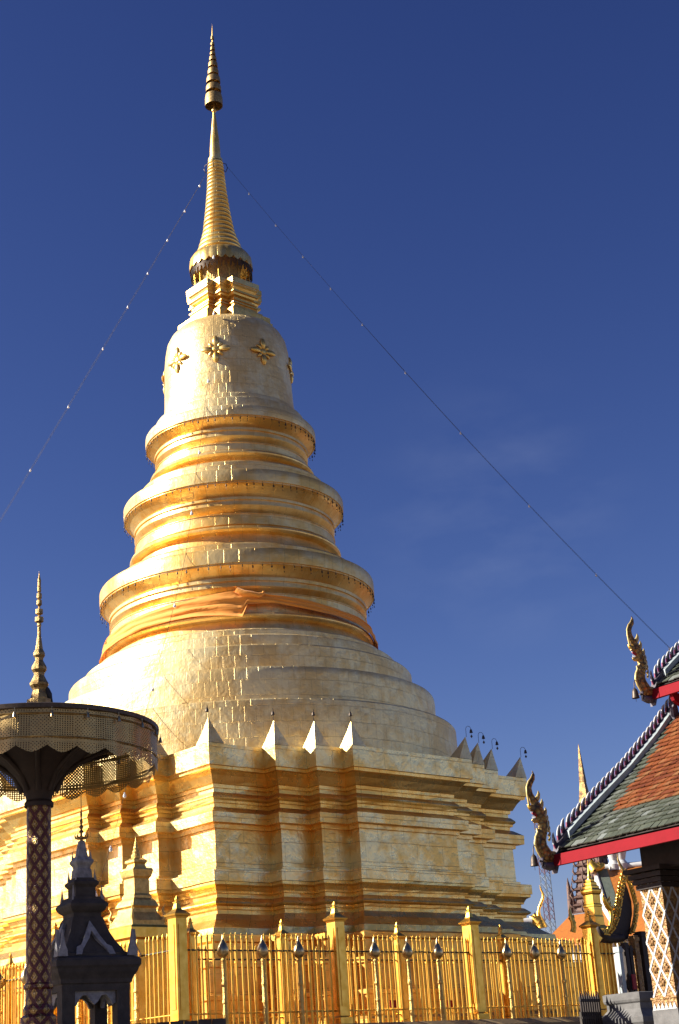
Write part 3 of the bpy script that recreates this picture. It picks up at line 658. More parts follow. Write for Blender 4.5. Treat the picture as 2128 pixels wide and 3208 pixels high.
def fence(label, A, B, posts, spacing, wpost, zcap, tip, poles=(), seed=1, top=0.0, group='gilded spear fences around the stupa'):
    """A, B ends on the terrace; posts: distances from A along the run; poles: distances"""
    A = Vector(A); B = Vector(B); L = (B - A).length; d = (B - A) / L; rz = math.atan2(d.y, d.x)
    root = empty('gilded_fence', A, rz, label, 'fence', group); rr = random.Random(seed)
    pm_, cm_ = post_mb(wpost, zcap, tip); p0 = None
    for s_ in posts:
        if p0 is None: p0 = pm_.build('post', M['gold_paint'], root); cm_.build('cap', M['gold_paint'], p0); o = p0
        else: o = copy_tree(p0, root)
        o.location = (s_, 0, 0)
    for hz in (1.80, .35):
        m = MB(); m.tube([(0, 0, hz), (L, 0, hz)], .022, 6); m.build('rail', M['bronze_dark'] if hz > 1 else M['gold_paint'], root)
    q0 = None
    for s_ in poles:
        if q0 is None: q0 = pole.build('finial_pole', M['gold_cast'], root); bulb.build('bulb', M['silver_bulb'], q0); o = q0
        else: o = copy_tree(q0, root)
        o.location = (s_, -.14, 0)
    n = int(L / spacing); f = PKS.get('p')
    for i in range(n):
        s_ = (i + .5) * spacing + rr.uniform(-.012, .012)
        if any(abs(s_ - p) < wpost * .6 for p in posts) or any(abs(s_ - p) < .08 for p in poles): continue
        if f is None: f = pk.build('picket', M['gold_paint'], root); PKS['p'] = f; o = f
        else: o = link_copy(f, root)
        o.location = (s_, 0, top); o.rotation_euler = (rr.uniform(-.006, .006), rr.uniform(-.006, .006), 0)
    return root
def yof(px): return atpl(px, 2960, Vector((13.94, 0, 0)), Vector((1, 0, 0))).y
poles_px = (698, 822, 935, 1172, 1275, 1370, 1585, 1672, 1755)
YA = -13.5
fence('near gold fence of spear bars with nine bulb-topped poles, facing the camera', (13.8, YA, TZ), (13.8, 4.3, TZ), [.09, 5.09, 10.09, 15.25], .175, .32, 2.52, 3.05, [yof(p) - YA for p in poles_px], 1)
fence('gold spear fence running off left from the near corner, behind the dark shrine', (-2, -13.5, TZ), (13.7, -13.5, TZ), [.6, 5.6, 10.6], .175, .32, 2.52, 3.05, [1.6, 3, 4.2, 6.7, 8.05, 9.4, 11.9, 13.2, 14.4], 2)
fence('inner gold fence with smaller posts, seen behind the near front bars', (11.75, -11.6, TZ), (11.75, 4.3, TZ), [.1, 3.1, 7.35, 11.65, 15.6], .23, .24, 2.35, 2.84, (), 3, -.06)
fence('inner gold fence along the left side, behind the left outer bars', (-2, -11.75, TZ), (11.6, -11.75, TZ), [1.2, 5.4, 9.5, 12.0], .23, .24, 2.35, 2.84, (), 4, -.06)
def sign(px, w_):
    P = atpl(px, 3145, Vector((13.05, 0, 0)), Vector((1, 0, 0)))
    m = MB(); m.box((0, 0, 0), (.02, .30, .19)); m.box((.012, 0, .04), (.004, .24, .012), None, 1); m.box((.012, 0, .0), (.004, .24, .012), None, 1); m.box((.012, 0, -.04), (.004, .24, .012), None, 1)
    m.box((-.03, .0, -.55), (.03, .03, 1.1), None, 2)
    o = m.build('small_sign', [M['red_paint'], M['red_cloth'], M['gold_paint']]); o.location = P
    tag(o, w_, 'sign', 'small red signs behind the fence')
sign(1235, 'small red sign behind the front bars, the left one of two')
sign(1414, 'small red sign behind the front bars, the right one of two')

# ------------------------------------------------------------------ small golden stupa on a pedestal by the fence corner
cs = empty('corner_stupa', (10.93, -12.55, TZ), 0, 'small gilded stupa on a square pedestal between the fences at left', 'stupa')
def put2(mb, name, mat, root=cs):
    o = mb.build(name, mat, root); return o
m = MB(); m.plan([(.66, 0), (.66, .25), (.55, .3), (.55, 2.3), (.60, 2.36), (.60, 2.6), (.56, 2.66)], rect); put2(m, 'pedestal', M['gold_paint'])
m = MB(); m.plan([(.50, 2.66), (.50, 2.78), (.36, 3.0), (.345, 3.1), (.40, 3.15), (.33, 3.3), (.27, 3.36), (.27, 3.42), (.23, 3.48), (.23, 3.85), (.27, 3.9), (.29, 3.98), (.31, 4.06), (.29, 4.11), (.19, 4.13)], rect); put2(m, 'body', M['gold_cast'])
for sx in (-1, 1):
    for sy in (-1, 1):
        m = MB(); m.tube([(sx * .43, sy * .43, 2.76), (sx * .50, sy * .50, 2.9), (sx * .46, sy * .46, 3.05), (sx * .52, sy * .52, 3.2)], [.06, .05, .03, .004], 6); put2(m, 'corner_flame', M['gold_cast'])
m = MB(); m.plan([(.19, 4.13), (.16, 4.22), (.20, 4.27), (.20, 4.32), (.12, 4.38)], rect); put2(m, 'roof_tier', M['gold_cast'])
m = MB(); m.lathe([(.12, 4.38), (.13, 4.44), (.09, 4.5), (.10, 4.54), (.065, 4.6), (.075, 4.63), (.045, 4.69), (.05, 4.72), (.02, 4.82), (.004, 4.96)], 14); put2(m, 'spire', M['gold_cast'])

# golden lantern tower by the right-hand post
lt = empty('lantern_stupa', (13.42, 2.48, TZ), 0, 'slim gilded square tower with a needle top beside the right fence post', 'stupa')
m = MB(); m.plan([(.34, 0), (.34, 2.55), (.30, 2.62), (.25, 2.66), (.25, 2.9), (.23, 2.95), (.23, 3.2), (.25, 3.22), (.25, 3.26), (.215, 3.3), (.215, 3.56), (.25, 3.6), (.27, 3.66), (.27, 3.7), (.22, 3.76), (.22, 3.82), (.17, 3.86), (.17, 3.93), (.12, 3.97), (.12, 4.02)], rect); put2(m, 'body', M['gold_paint'], lt)
m = MB(); m.lathe([(.11, 4.02), (.085, 4.09), (.09, 4.12), (.055, 4.2), (.06, 4.24), (.035, 4.32), (.02, 4.45), (.004, 4.66)], 12); put2(m, 'spire', M['gold_paint'], lt)
for sx in (-1, 1):
    for sy in (-1, 1):
        m = MB(); m.tube([(sx * .24, sy * .24, 3.68), (sx * .27, sy * .27, 3.75), (sx * .25, sy * .25, 3.84)], [.035, .025, .003], 5); put2(m, 'corner_flame', M['gold_paint'], lt)

lt.scale = (.84, .84, 1.0)
# ------------------------------------------------------------------ the big ceremonial parasol on a mosaic column
UX, UY = 24.10, -23.48
um = empty('parasol_column', (UX, UY, 0), 0, 'huge pierced metal parasol on a red and gold mosaic column', 'parasol')
m = MB(); m.lathe([(.34, 0), (.34, .4), (.26, .5), (.26, 2.9), (.205, 2.95), (.225, 3.0), (.21, 3.05), (.19, 3.08), (.19, 3.28), (.215, 3.31), (.215, 3.35), (.185, 3.38), (.182, 5.95)], 28); put2(m, 'column', M['mosaic'], um)
m = MB(); m.lathe([(.215, 5.92), (.22, 5.98), (.19, 6.02), (.20, 6.08), (.25, 6.2), (.35, 6.36), (.50, 6.52), (.72, 6.68), (.98, 6.81), (1.2, 6.89), (1.3, 6.93)], 20); put2(m, 'capital', M['dark_wood'], um)
for k in range(8):
    a = 2 * PI * k / 8 + .2; m = MB()
    pts = [Vector((math.cos(a) * r_, math.sin(a) * r_, z_)) for r_, z_ in ((.24, 6.15), (.36, 6.40), (.62, 6.58), (.98, 6.74), (1.45, 6.88))]
    m.tube(pts, [.05, .05, .04, .035, .03], 6); put2(m, 'rib', M['dark_wood'], um)
tiltM = (Matrix.Rotation(math.radians(-.8), 3, Vector((CX.x, CX.y, 0)).normalized()) @ Matrix.Rotation(math.radians(.5), 3, Vector((CF.x, CF.y, 0)).normalized()))
cano = bpy.data.objects.new('canopy', None)
def tl(mb, zc=7.1):
    o2 = []
    for v in mb.v:
        q = tiltM @ Vector((v[0], v[1], v[2] - zc)); o2.append((q.x, q.y, q.z + zc))
    mb.v = o2; return mb
RU = 1.79
m = MB(); m.lathe([(RU - .05, 6.98), (RU + .03, 7.0), (RU + .035, 7.06), (RU - .02, 7.08), (1.2, 7.13), (.6, 7.22), (.2, 7.32), (.02, 7.34)], 72); m.lathe([(.02, 7.2), (.9, 7.06), (RU - .05, 6.98)][::-1], 72)
canopy = put2(tl(m), 'canopy', M['bronze_dark'], um)
NV = 26; rows = []; uvr = []
for j in range(5):
    row = []; uu = []
    for q in range(NV * 8):
        a = 2 * PI * q / (NV * 8); ph = (q % 8) / 8; s_ = abs(ph - .5) * 2
        zb = 6.36 + .10 * s_ ** 1.5; z_ = zb + (6.99 - zb) * j / 4
        r_ = RU - .01 + .02 * math.sin(a * 9 + 1) * (1 - j / 4) + .012 * math.sin(a * 23)
        row.append((r_ * math.cos(a), r_ * math.sin(a), z_)); uu.append((RU * a, z_))
    rows.append(row); uvr.append(uu)
m = MB(); m.grid(rows, uvr, closed=True)
# thin solid band at the hem and top of the valance
vl = put2(tl(m), 'valance', M['pierced'], um)
m = MB()
for z_, r_ in ((6.58, RU + .005), (6.92, RU + .008)):
    m.lathe([(r_, z_ - .012), (r_ + .014, z_), (r_, z_ + .012)], 72)
put2(tl(m), 'valance_hoop', M['old_gilt'], canopy)
m = MB(); m.lathe([(.19, 7.2), (.19, 7.57), (.135, 7.59), (.125, 7.64), (.10, 7.72), (.11, 7.75), (.145, 7.80), (.15, 7.83), (.125, 7.87), (.08, 7.96), (.085, 8.0), (.118, 8.05), (.12, 8.09), (.10, 8.13), (.062, 8.2), (.066, 8.24), (.092, 8.28), (.09, 8.32), (.06, 8.38), (.046, 8.48), (.03, 8.6), (.026, 8.74), (.034, 8.77), (.03, 8.82)], 10, smooth=False); put2(m, 'finial', M['old_gilt'], um)
for z0, r_ in ((8.83, .068), (8.96, .058), (9.11, .042), (9.22, .040), (9.33, .030), (9.42, .026)):
    m = MB(); m.lathe([(.014, z0 - .03), (r_, z0), (r_, z0 + .07), (.018, z0 + .085), (.014, z0 + .13)], 10, smooth=False); put2(m, 'finial_tier', M['old_gilt'], um)
m = MB(); m.lathe([(.012, 9.45), (.03, 9.5), (.012, 9.58), (.002, 9.66)], 8); put2(m, 'finial_tip', M['old_gilt'], um)
# bells hanging along the canopy rim
hb = None
for k in range(22):
    a = 2 * PI * k / 22 + .12; q = tiltM @ Vector(((RU + .05) * math.cos(a), (RU + .05) * math.sin(a), .0))
    if hb is None:
        m = MB(); m.tube([(0, 0, .02), (0, 0, -.04)], .005, 4); m.lathe([(.028, -.12), (.024, -.09), (.016, -.05), (.004, -.03)], 8); hb = m.build('parasol_bell', M['silver_bulb']); o = hb
    else: o = hb.copy(); col.objects.link(o)
    o.location = (UX + q.x, UY + q.y, 6.98 + q.z)
    tag(o, 'tiny bell hanging from the rim of the big pierced parasol', 'bell', 'bells along the parasol rim')
# bird perched on the parasol top beside the finial
bp = Vector((24.153, -23.389, 7.60)); rgt = Vector((CX.x, CX.y, 0)).normalized()
m = MB(); z3 = Vector((0, 0, 1))
m.tube([rgt * .10 - z3 * .10, rgt * .07 - z3 * .02, rgt * .045 + z3 * .05, rgt * .01 + z3 * .13, -rgt * .012 + z3 * .175, -rgt * .02 + z3 * .205], [.012, .03, .05, .048, .034, .018], 8)
body = m
m.tube([-rgt * .0 + z3 * .195, -rgt * .02 + z3 * .198, -rgt * .04 + z3 * .195], [.036, .03, .012], 8); m.tube([-rgt * .035 + z3 * .195, -rgt * .07 + z3 * .188], [.010, .002], 5)
m.tube([rgt * .02 + z3 * .04, rgt * .01 - z3 * .03], .006, 4)
br_ = m.build('bird', M['bird']); br_.location = bp; tag(br_, 'small dark bird perched beside the parasol finial', 'bird')

# ------------------------------------------------------------------ dark stone shrine in the shade
SX, SY = 21.92, -21.32
to_cam = math.atan2(CAM.y - SY, CAM.x - SX)
sh = empty('stone_shrine', (SX, SY, 0), to_cam - math.radians(68), 'dark grey stone shrine with a tiered spire and white stucco trim', 'shrine')
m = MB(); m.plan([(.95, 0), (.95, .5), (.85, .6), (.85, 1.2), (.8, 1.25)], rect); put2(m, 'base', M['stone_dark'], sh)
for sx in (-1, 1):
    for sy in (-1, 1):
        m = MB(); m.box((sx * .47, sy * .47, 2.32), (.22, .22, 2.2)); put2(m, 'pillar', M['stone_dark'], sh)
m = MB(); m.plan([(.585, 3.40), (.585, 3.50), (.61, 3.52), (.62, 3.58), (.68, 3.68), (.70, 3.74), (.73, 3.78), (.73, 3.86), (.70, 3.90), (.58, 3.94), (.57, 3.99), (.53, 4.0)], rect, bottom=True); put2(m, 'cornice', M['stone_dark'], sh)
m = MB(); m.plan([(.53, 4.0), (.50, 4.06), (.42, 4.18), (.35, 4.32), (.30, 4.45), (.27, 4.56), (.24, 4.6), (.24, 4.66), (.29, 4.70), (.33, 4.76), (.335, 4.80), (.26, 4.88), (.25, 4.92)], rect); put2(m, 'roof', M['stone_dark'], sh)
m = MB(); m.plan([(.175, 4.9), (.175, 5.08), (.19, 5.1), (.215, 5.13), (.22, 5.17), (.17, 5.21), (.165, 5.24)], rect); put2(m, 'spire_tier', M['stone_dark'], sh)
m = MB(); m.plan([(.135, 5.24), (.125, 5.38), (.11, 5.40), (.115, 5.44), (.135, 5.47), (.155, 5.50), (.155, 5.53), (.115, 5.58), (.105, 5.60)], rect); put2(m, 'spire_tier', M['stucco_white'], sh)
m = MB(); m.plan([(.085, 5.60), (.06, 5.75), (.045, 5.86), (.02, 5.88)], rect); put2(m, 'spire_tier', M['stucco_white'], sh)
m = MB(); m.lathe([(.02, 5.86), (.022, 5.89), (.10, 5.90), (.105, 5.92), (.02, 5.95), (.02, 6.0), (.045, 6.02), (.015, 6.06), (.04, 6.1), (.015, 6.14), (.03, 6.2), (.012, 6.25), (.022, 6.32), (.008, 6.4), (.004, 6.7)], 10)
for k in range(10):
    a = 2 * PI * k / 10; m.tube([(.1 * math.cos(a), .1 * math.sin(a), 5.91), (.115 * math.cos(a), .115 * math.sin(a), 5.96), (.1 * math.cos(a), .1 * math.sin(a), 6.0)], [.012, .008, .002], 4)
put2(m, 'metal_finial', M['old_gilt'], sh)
# upright flames on the roof corners and tier corners
fl_ = MB(); fl_.prism([(-.085, 0), (.085, 0), (.07, .10), (.035, .2), (.012, .36), (0, .44), (-.02, .32), (-.045, .18), (-.08, .10)], .06, (0, 0, 0), (1, 0, 0), (0, 0, 1), (0, 1, 0))
ff = None
for sx in (-1, 1):
    for sy in (-1, 1):
        for rot_, off_ in ((0, (0, .0)), (PI / 2, (0, 0))):
            loc = (sx * (.60 if rot_ == 0 else .66), sy * (.66 if rot_ == 0 else .60), 3.93)
            if ff is None: ff = fl_.build('corner_flame', M['stucco_white'], sh); o = ff
            else: o = link_copy(ff, sh)
            o.location = loc; o.rotation_euler = (0, 0, rot_); o.scale = (.95, .95, .95)
        for (r_, z_, s_) in ((.25, 4.86, .55), (.165, 5.20, .42), (.115, 5.57, .3)):
            o = link_copy(ff, sh, (sx * r_, sy * r_, z_), (0, 0, PI / 4 * sx * sy), (s_ * .7, s_ * .7, s_))
# white stucco gable relief on each roof side, and white scalloped valances between the pillars
gab = MB(); gab.prism([(-.34, 0), (-.24, 0), (-.20, .10), (-.06, .30), (0, .44), (.06, .30), (.20, .10), (.24, 0), (.34, 0), (.30, .14), (.22, .18), (.13, .34), (0, .62), (-.13, .34), (-.22, .18), (-.30, .14)], .07, (0, 0, 0), (1, 0, 0), (0, .42, .9), (0, -.9, .42))
val = MB(); val.prism([(-.36, 0), (-.36, -.20), (-.31, -.23), (-.27, -.14), (-.20, -.07), (-.12, -.08), (-.06, -.17), (0, -.22), (.06, -.17), (.12, -.08), (.20, -.07), (.27, -.14), (.31, -.23), (.36, -.20), (.36, 0)][::-1], .06, (0, 0, 0), (1, 0, 0), (0, 0, 1), (0, -1, 0))
g0 = v0 = None
for k in range(4):
    a = k * PI / 2; dx, dy = math.sin(a), -math.cos(a)
    if g0 is None: g0 = gab.build('gable_relief', M['stucco_white'], sh); v0 = val.build('stucco_valance', M['stucco_white'], sh); og, ov = g0, v0
    else: og, ov = link_copy(g0, sh), link_copy(v0, sh)
    og.location = (dx * .56, dy * .56, 3.95); og.rotation_euler = (0, 0, a)
    ov.location = (dx * .48, dy * .48, 3.41); ov.rotation_euler = (0, 0, a)

# dark tiled wall end to the right of the shrine
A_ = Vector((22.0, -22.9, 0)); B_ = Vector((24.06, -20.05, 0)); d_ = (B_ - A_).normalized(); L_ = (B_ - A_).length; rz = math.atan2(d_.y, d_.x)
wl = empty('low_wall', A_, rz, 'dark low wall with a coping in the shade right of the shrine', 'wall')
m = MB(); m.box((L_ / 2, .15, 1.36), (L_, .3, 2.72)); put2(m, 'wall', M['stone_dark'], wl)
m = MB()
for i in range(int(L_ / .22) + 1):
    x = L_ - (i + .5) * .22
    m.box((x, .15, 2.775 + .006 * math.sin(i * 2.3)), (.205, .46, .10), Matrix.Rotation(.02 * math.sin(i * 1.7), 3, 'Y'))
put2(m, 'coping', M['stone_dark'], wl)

# ------------------------------------------------------------------ the viharn at the right: tiled roof in two tiers
E1 = Vector((24.163, -11.92, 5.5)); VU = Vector((.9947, -.1028, 0)).normalized(); VV = Vector((-VU.y, VU.x, 0)); VW = Vector((0, 0, 1))
vrz = math.atan2(VU.y, VU.x)
vih = empty('temple_hall', (E1.x, E1.y, 0), vrz, 'temple hall with green and orange tiles in two tiers, red eaves, lattice pillar', 'temple')
EZ = E1.z
SL = [(.16, .30), (.26, .40), (.68, .70), (1.39, 1.20), (2.44, 1.96), (3.37, 2.72), (4.13, 3.40)]    # slope line: v, w of the tile surface
def slw(s):                             # point at arc length s along the slope, with its direction
    for (a, b), (c, d) in zip(SL, SL[1:]):
        L = math.hypot(c - a, d - b)
        if s <= L or (c, d) == SL[-1]:
            f = s / L; return a + (c - a) * f, b + (d - b) * f, (c - a) / L, (d - b) / L
        s -= L
SLEN = sum(math.hypot(c - a, d - b) for (a, b), (c, d) in zip(SL, SL[1:]))
def roof(o3, ulen, slen, or_test, u_start):
    """o3: (u, v, w) of the tier's eave corner"""
    mt = MB(); pitch = .178; row = .19; rr = random.Random(5)
    nr = int(slen / row)
    for j in range(nr + 1):
        s0 = j * row
        v0, w0, dv, dw = slw(min(s0, slen)); 
        cnt = int(ulen / pitch)
        for i in range(cnt):
            u0 = u_start(s0) + (i + (.5 if j % 2 else 0)) * pitch
            if u0 < u_start(s0) - .01: continue
            L = row * 1.45; th = .022; lift = .052 + rr.uniform(-.006, .008); dvs = rr.uniform(-.012, .012)
            def P(u, s, up): 
                return (o3[0] + u, o3[1] + v0 + dv * s - dw * up, o3[2] + w0 + dw * s + dv * up)
            gap = .008; jit = rr.uniform(-.004, .004)
            ua, ub = u0 + gap + jit, u0 + pitch - gap + jit
            a = [P(ua, dvs, lift), P(ub, dvs, lift), P(ub, L, .004), P(ua, L, .004)]
            b = [P(ua, dvs, lift - th), P(ub, dvs, lift - th), P(ub, L, -.015), P(ua, L, -.015)]
            mi = 1 if or_test(u0 + pitch / 2, s0 + .05) else 0
            bb = len(mt.v); mt.v += a + b
            for q in ((0, 1, 2, 3), (4, 5, 1, 0), (5, 6, 2, 1), (7, 4, 0, 3)):
                mt.f.append(tuple(bb + x for x in q)); mt.uv.append([(0, 0)] * 4); mt.mi.append(mi); mt.sm.append(False)
    return mt
def or_lower(u, s): return s > 1.08 and u > .80 - .165 * (s - 1.1) and u < 6.0
def tier(o3, ulen, slen, ortest, nm):
    us = lambda s: .10
    rp = roof(o3, ulen, slen, ortest, us).build('roof', [M['tile_green'], M['tile_orange']], vih); rp.location = (0, 0, EZ)
    def bld(mb, name, mat, par=vih):
        o = mb.build(name, mat, par); 
        if par is vih: o.location = (0, 0, EZ)
        return o
    # boarding below the tiles
    m = MB(); s = 0; pts = [(v, w_ - .02) for v, w_ in SL]
    acc = 0; prev = None; line = []
    for (v, w_) in pts:
        if prev: acc += math.hypot(v - prev[0], w_ - prev[1])
        if acc <= slen + .3: line.append((v, w_))
        prev = (v, w_)
    for (a, b), (c, d) in zip(line, line[1:]):
        q = [(o3[0], o3[1] + a, o3[2] + b), (o3[0] + ulen, o3[1] + a, o3[2] + b), (o3[0] + ulen, o3[1] + c, o3[2] + d), (o3[0], o3[1] + c, o3[2] + d)]
        m.face(q); m.face([(x, y, z - .1) for x, y, z in q][::-1])
    bld(m, 'roof_board', M['dark_wood'])
    m = MB(); m.hexa([(o3[0], o3[1], o3[2]), (o3[0] + ulen, o3[1], o3[2]), (o3[0] + ulen, o3[1] + .10, o3[2]), (o3[0], o3[1] + .10, o3[2])], [(o3[0], o3[1] + .03, o3[2] + .22), (o3[0] + ulen, o3[1] + .03, o3[2] + .22), (o3[0] + ulen, o3[1] + .13, o3[2] + .22), (o3[0], o3[1] + .13, o3[2] + .22)])
    bld(m, 'eave_board', M['red_paint'])
    # barge board along the gable edge: dark body, pale strip on top
    bc = [(.05, .12), (.20, .46), (.42, .70), (.70, .92), (1.40, 1.43), (2.44, 2.16), (3.37, 2.91), (4.13, 3.61)]
    accs = [0]
    for (a, b), (c, d) in zip(bc, bc[1:]): accs.append(accs[-1] + math.hypot(c - a, d - b))
    n = sum(1 for a in accs if a <= slen + .55)
    bc = bc[:n]
    m = MB(); st = MB()
    for (a, b), (c, d) in zip(bc, bc[1:]):
        m.hexa([(o3[0] - .06, o3[1] + a, o3[2] + b - .26), (o3[0] + .10, o3[1] + a, o3[2] + b - .26), (o3[0] + .10, o3[1] + c, o3[2] + d - .26), (o3[0] - .06, o3[1] + c, o3[2] + d - .26)], [(o3[0] - .06, o3[1] + a, o3[2] + b), (o3[0] + .10, o3[1] + a, o3[2] + b), (o3[0] + .10, o3[1] + c, o3[2] + d), (o3[0] - .06, o3[1] + c, o3[2] + d)])
        if a > .3: st.hexa([(o3[0] + .104, o3[1] + a, o3[2] + b - .13), (o3[0] + .17, o3[1] + a, o3[2] + b - .15), (o3[0] + .17, o3[1] + c, o3[2] + d - .15), (o3[0] + .104, o3[1] + c, o3[2] + d - .13)], [(o3[0] + .104, o3[1] + a, o3[2] + b + .012), (o3[0] + .17, o3[1] + a, o3[2] + b - .02), (o3[0] + .17, o3[1] + c, o3[2] + d - .02), (o3[0] + .104, o3[1] + c, o3[2] + d + .012)])
    bld(m, 'barge_board', M['barge_dark']); bld(st, 'barge_strip', M['barge_blue'])
    # fins along the barge
    fin = MB(); fin.prism([(-.075, -.02), (.085, .03), (.075, .16), (.095, .28), (.135, .40), (.05, .33), (-.02, .22), (-.06, .10)], .05, (0, 0, 0), (0, 1, 0), (0, 0, 1), (1, 0, 0))
    edge = MB(); E_ = [(-.08, -.03), (-.068, .10), (-.028, .22), (.045, .335), (.135, .41)]
    edge.tube([Vector((.012, a, b)) for a, b in E_[1:]], [.03, .034, .032, .016], 6); edl = MB(); edl.tube([Vector((.012, a, b)) for a, b in E_[:2]], [.032, .032], 6)
    f0 = None; s = .30; total = accs[n - 1]
    while s < total:
        q = s
        for k in range(n - 1):
            L = accs[k + 1] - accs[k]
            if q <= L: break
            q -= L
        (a, b), (c, d) = bc[k], bc[k + 1]; f = q / L
        loc = (o3[0] + .02, o3[1] + a + (c - a) * f, EZ + o3[2] + b + (d - b) * f); ang = math.atan2(d - b, c - a) - math.radians(38)
        if f0 is None:
            f0 = fin.build('barge_fin', M['barge_dark'], vih); edge.build('fin_tip', M['white_paint'], f0); edl.build('fin_edge', M['pink'], f0); o = f0
        else: o = copy_tree(f0, vih)
        o.location = loc; o.rotation_euler = (ang, 0, 0); o.scale = (.6, .64, .64); s += .195
    return rp
def naga(o3, label):
    """serpent finial rising from the gable foot, body drawn in the gable plane"""
    root = empty('naga_finial', E1 + VU * o3[0] + VV * o3[1] + VW * o3[2], vrz, label, 'roof finial', 'serpent finials on the temple roof corners')
    def q(v, w_): return Vector((0, v, w_))
    m = MB(); m.tube([q(.14, .22), (q(.02, .18)), q(-.10, .22), q(-.20, .38), q(-.205, .52), q(-.15, .66), q(-.10, .78), q(-.11, .92), q(-.18, 1.06)], [.09, .13, .15, .135, .12, .115, .12, .135, .115], 12, flat=((1, 0, 0), .62)); m.build('body', M['naga'], root)
    m = MB(); m.tube([q(-.10, .95), q(-.18, 1.08), q(-.27, 1.14), q(-.36, 1.13), q(-.42, 1.12)], [.12, .135, .10, .07, .05], 10, flat=((1, 0, 0), .6)); hd = m.build('head', M['naga'], root)
    m = MB(); m.tube([q(-.15, .93), q(-.26, .90), q(-.34, .88), q(-.385, .90)], [.07, .06, .045, .02], 8, flat=((1, 0, 0), .6)); m.build('jaw', M['gold_cast'], root)
    m = MB(); m.tube([q(-.16, 1.0), q(-.26, 1.01), q(-.36, 1.03)], [.055, .05, .02], 8, flat=((1, 0, 0), .7)); m.build('mouth', M['red_cloth'], root)
    m = MB()
    for k in range(3): m.tube([q(-.30 - .04 * k, 1.075), q(-.31 - .04 * k, 1.02)], [.014, .003], 5); m.tube([q(-.29 - .035 * k, .935), q(-.295 - .035 * k, .985)], [.013, .003], 5)
    m.build('teeth', M['white_paint'], root)
    m = MB(); m.tube([q(-.20, 1.16), q(-.30, 1.28), q(-.36, 1.42), q(-.365, 1.54), q(-.31, 1.64), q(-.235, 1.72), q(-.215, 1.80), q(-.235, 1.88)], [.11, .085, .065, .055, .05, .042, .032, .008], 9, flat=((1, 0, 0), .6)); m.build('crest', M['naga'], root)
    m = MB(); m.tube([q(-.42, 1.16), q(-.43, 1.28), q(-.445, 1.42), q(-.435, 1.55), q(-.375, 1.66), q(-.29, 1.74), q(-.25, 1.82)], [.022, .022, .02, .02, .018, .016, .006], 6); m.build('crest_edge', M['pale_gilt'], root)
    m = MB(); m.tube([q(-.40, 1.14), q(-.44, 1.19), q(-.43, 1.25)], [.05, .035, .006], 7); m.build('snout_curl', M['gold_paint'], root)
    c0 = None
    for (v, w_, s_) in ((-.145, 1.36, 1.0), (-.075, 1.20, 1.0), (.0, 1.05, .9), (.03, .93, .7), (.045, .83, .65), (.055, .73, .6), (.055, .63, .55), (.04, .54, .5)):
        if c0 is None:
            mm = MB(); mm.tube([q(-.07, -.06), q(-.01, .0), q(.015, .07), q(.012, .13)], [.06, .05, .034, .008], 7, flat=((1, 0, 0), .7)); c0 = mm.build('spine_scale', M['pale_gilt'], root); o = c0
        else: o = link_copy(c0, root)
        o.location = (0, v, w_); o.scale = (s_, s_, s_)
    m = MB(); m.tube([q(-.13, .60), q(-.20, .70), q(-.22, .78)], [.05, .045, .01], 7, flat=((1, 0, 0), .9)); m.build('chin_leaf', M['gold_paint'], root)
    m = MB(); m.tube([q(-.28, .74), q(-.265, .66), q(-.335, .56), q(-.37, .44), q(-.33, .30), q(-.24, .17), q(-.12, .06)], [.02, .03, .03, .03, .03, .028, .02], 7); m.build('belly_edge', M['pale_gilt'], root)
    m = MB(); m.tube([q(-.19, .20), q(-.27, .10), q(-.20, .02), q(-.06, .0), q(.10, .04)], [.03, .055, .07, .09, .08], 8); m.build('foot', M['barge_dark'], root)
    # bell on a bent hook
    br = empty('naga_bell', E1 + VU * o3[0] + VV * (o3[1] - .30) + VW * (o3[2] + .26), vrz, 'dark bell on a hook hanging from ' + label.split(' ', 1)[1].replace('serpent finial ', 'the serpent '), 'bell', 'bells below the serpent finials')
    m = MB(); m.tube([q(.06, .02), q(-.03, .13), q(-.10, .15), q(-.14, .08), q(-.145, -.04)], .011, 5); m.build('hook', M['bronze_dark'], br)
    m = MB(); m.lathe([(.085, -.26), (.075, -.22), (.068, -.14), (.055, -.08), (.02, -.04), (.008, -.02)], 12, (0, -.145)); m.tube([q(-.145, -.26), q(-.145, -.34)], .006, 4); m.build('bell', M['bronze_dark'], br)
tier((0, 0, 0), 7.5, 4.9, or_lower, 'lower')
UO = (-.12, 3.62, 3.70)
tier(UO, 7.5, 4.9, lambda u, s: s > 1.1 and u > 1.3 and u < 6, 'upper')
naga((0, 0, 0), 'gold serpent finial at the lower roof corner')
naga(UO, 'gold serpent finial at the upper roof corner')
def vb(m, name, mat):
    o = m.build(name, mat, vih); o.location = (0, 0, EZ); return o
# clerestory between the tiers, with red brackets
m = MB(); m.box((4.1, 4.4, 3.5), (7.0, .2, 1.0)); vb(m, 'clerestory_wall', M['dark_wood'])
m = MB()
for k in range(8):
    m.prism([(0, 0), (.0, .62), (-.62, .62), (-.55, .45), (-.30, .32), (-.12, .12)], .09, (.42 + k * .95, 4.29, 3.12), (0, 1, 0), (0, 0, 1), (1, 0, 0))
vb(m, 'bracket', M['red_paint'])
m = MB(); m.prism([(0, 0), (.09, .18), (.06, .40), (.14, .55), (-.02, .50), (-.10, .30), (-.08, .1)], .12, (.22, 3.95, 3.12), (0, 1, 0), (0, 0, 1), (1, 0, 0)); vb(m, 'bracket_finial', M['barge_dark'])
# soffit and beams under the lower eave
m = MB(); m.box((4.6, 4.2, .28), (6.4, 7.0, .06)); vb(m, 'soffit', M['dark_wood'])
m = MB(); m.box((4.7, 1.30, -.02), (6.6, .5, .5)); vb(m, 'beam', M['dark_wood'])
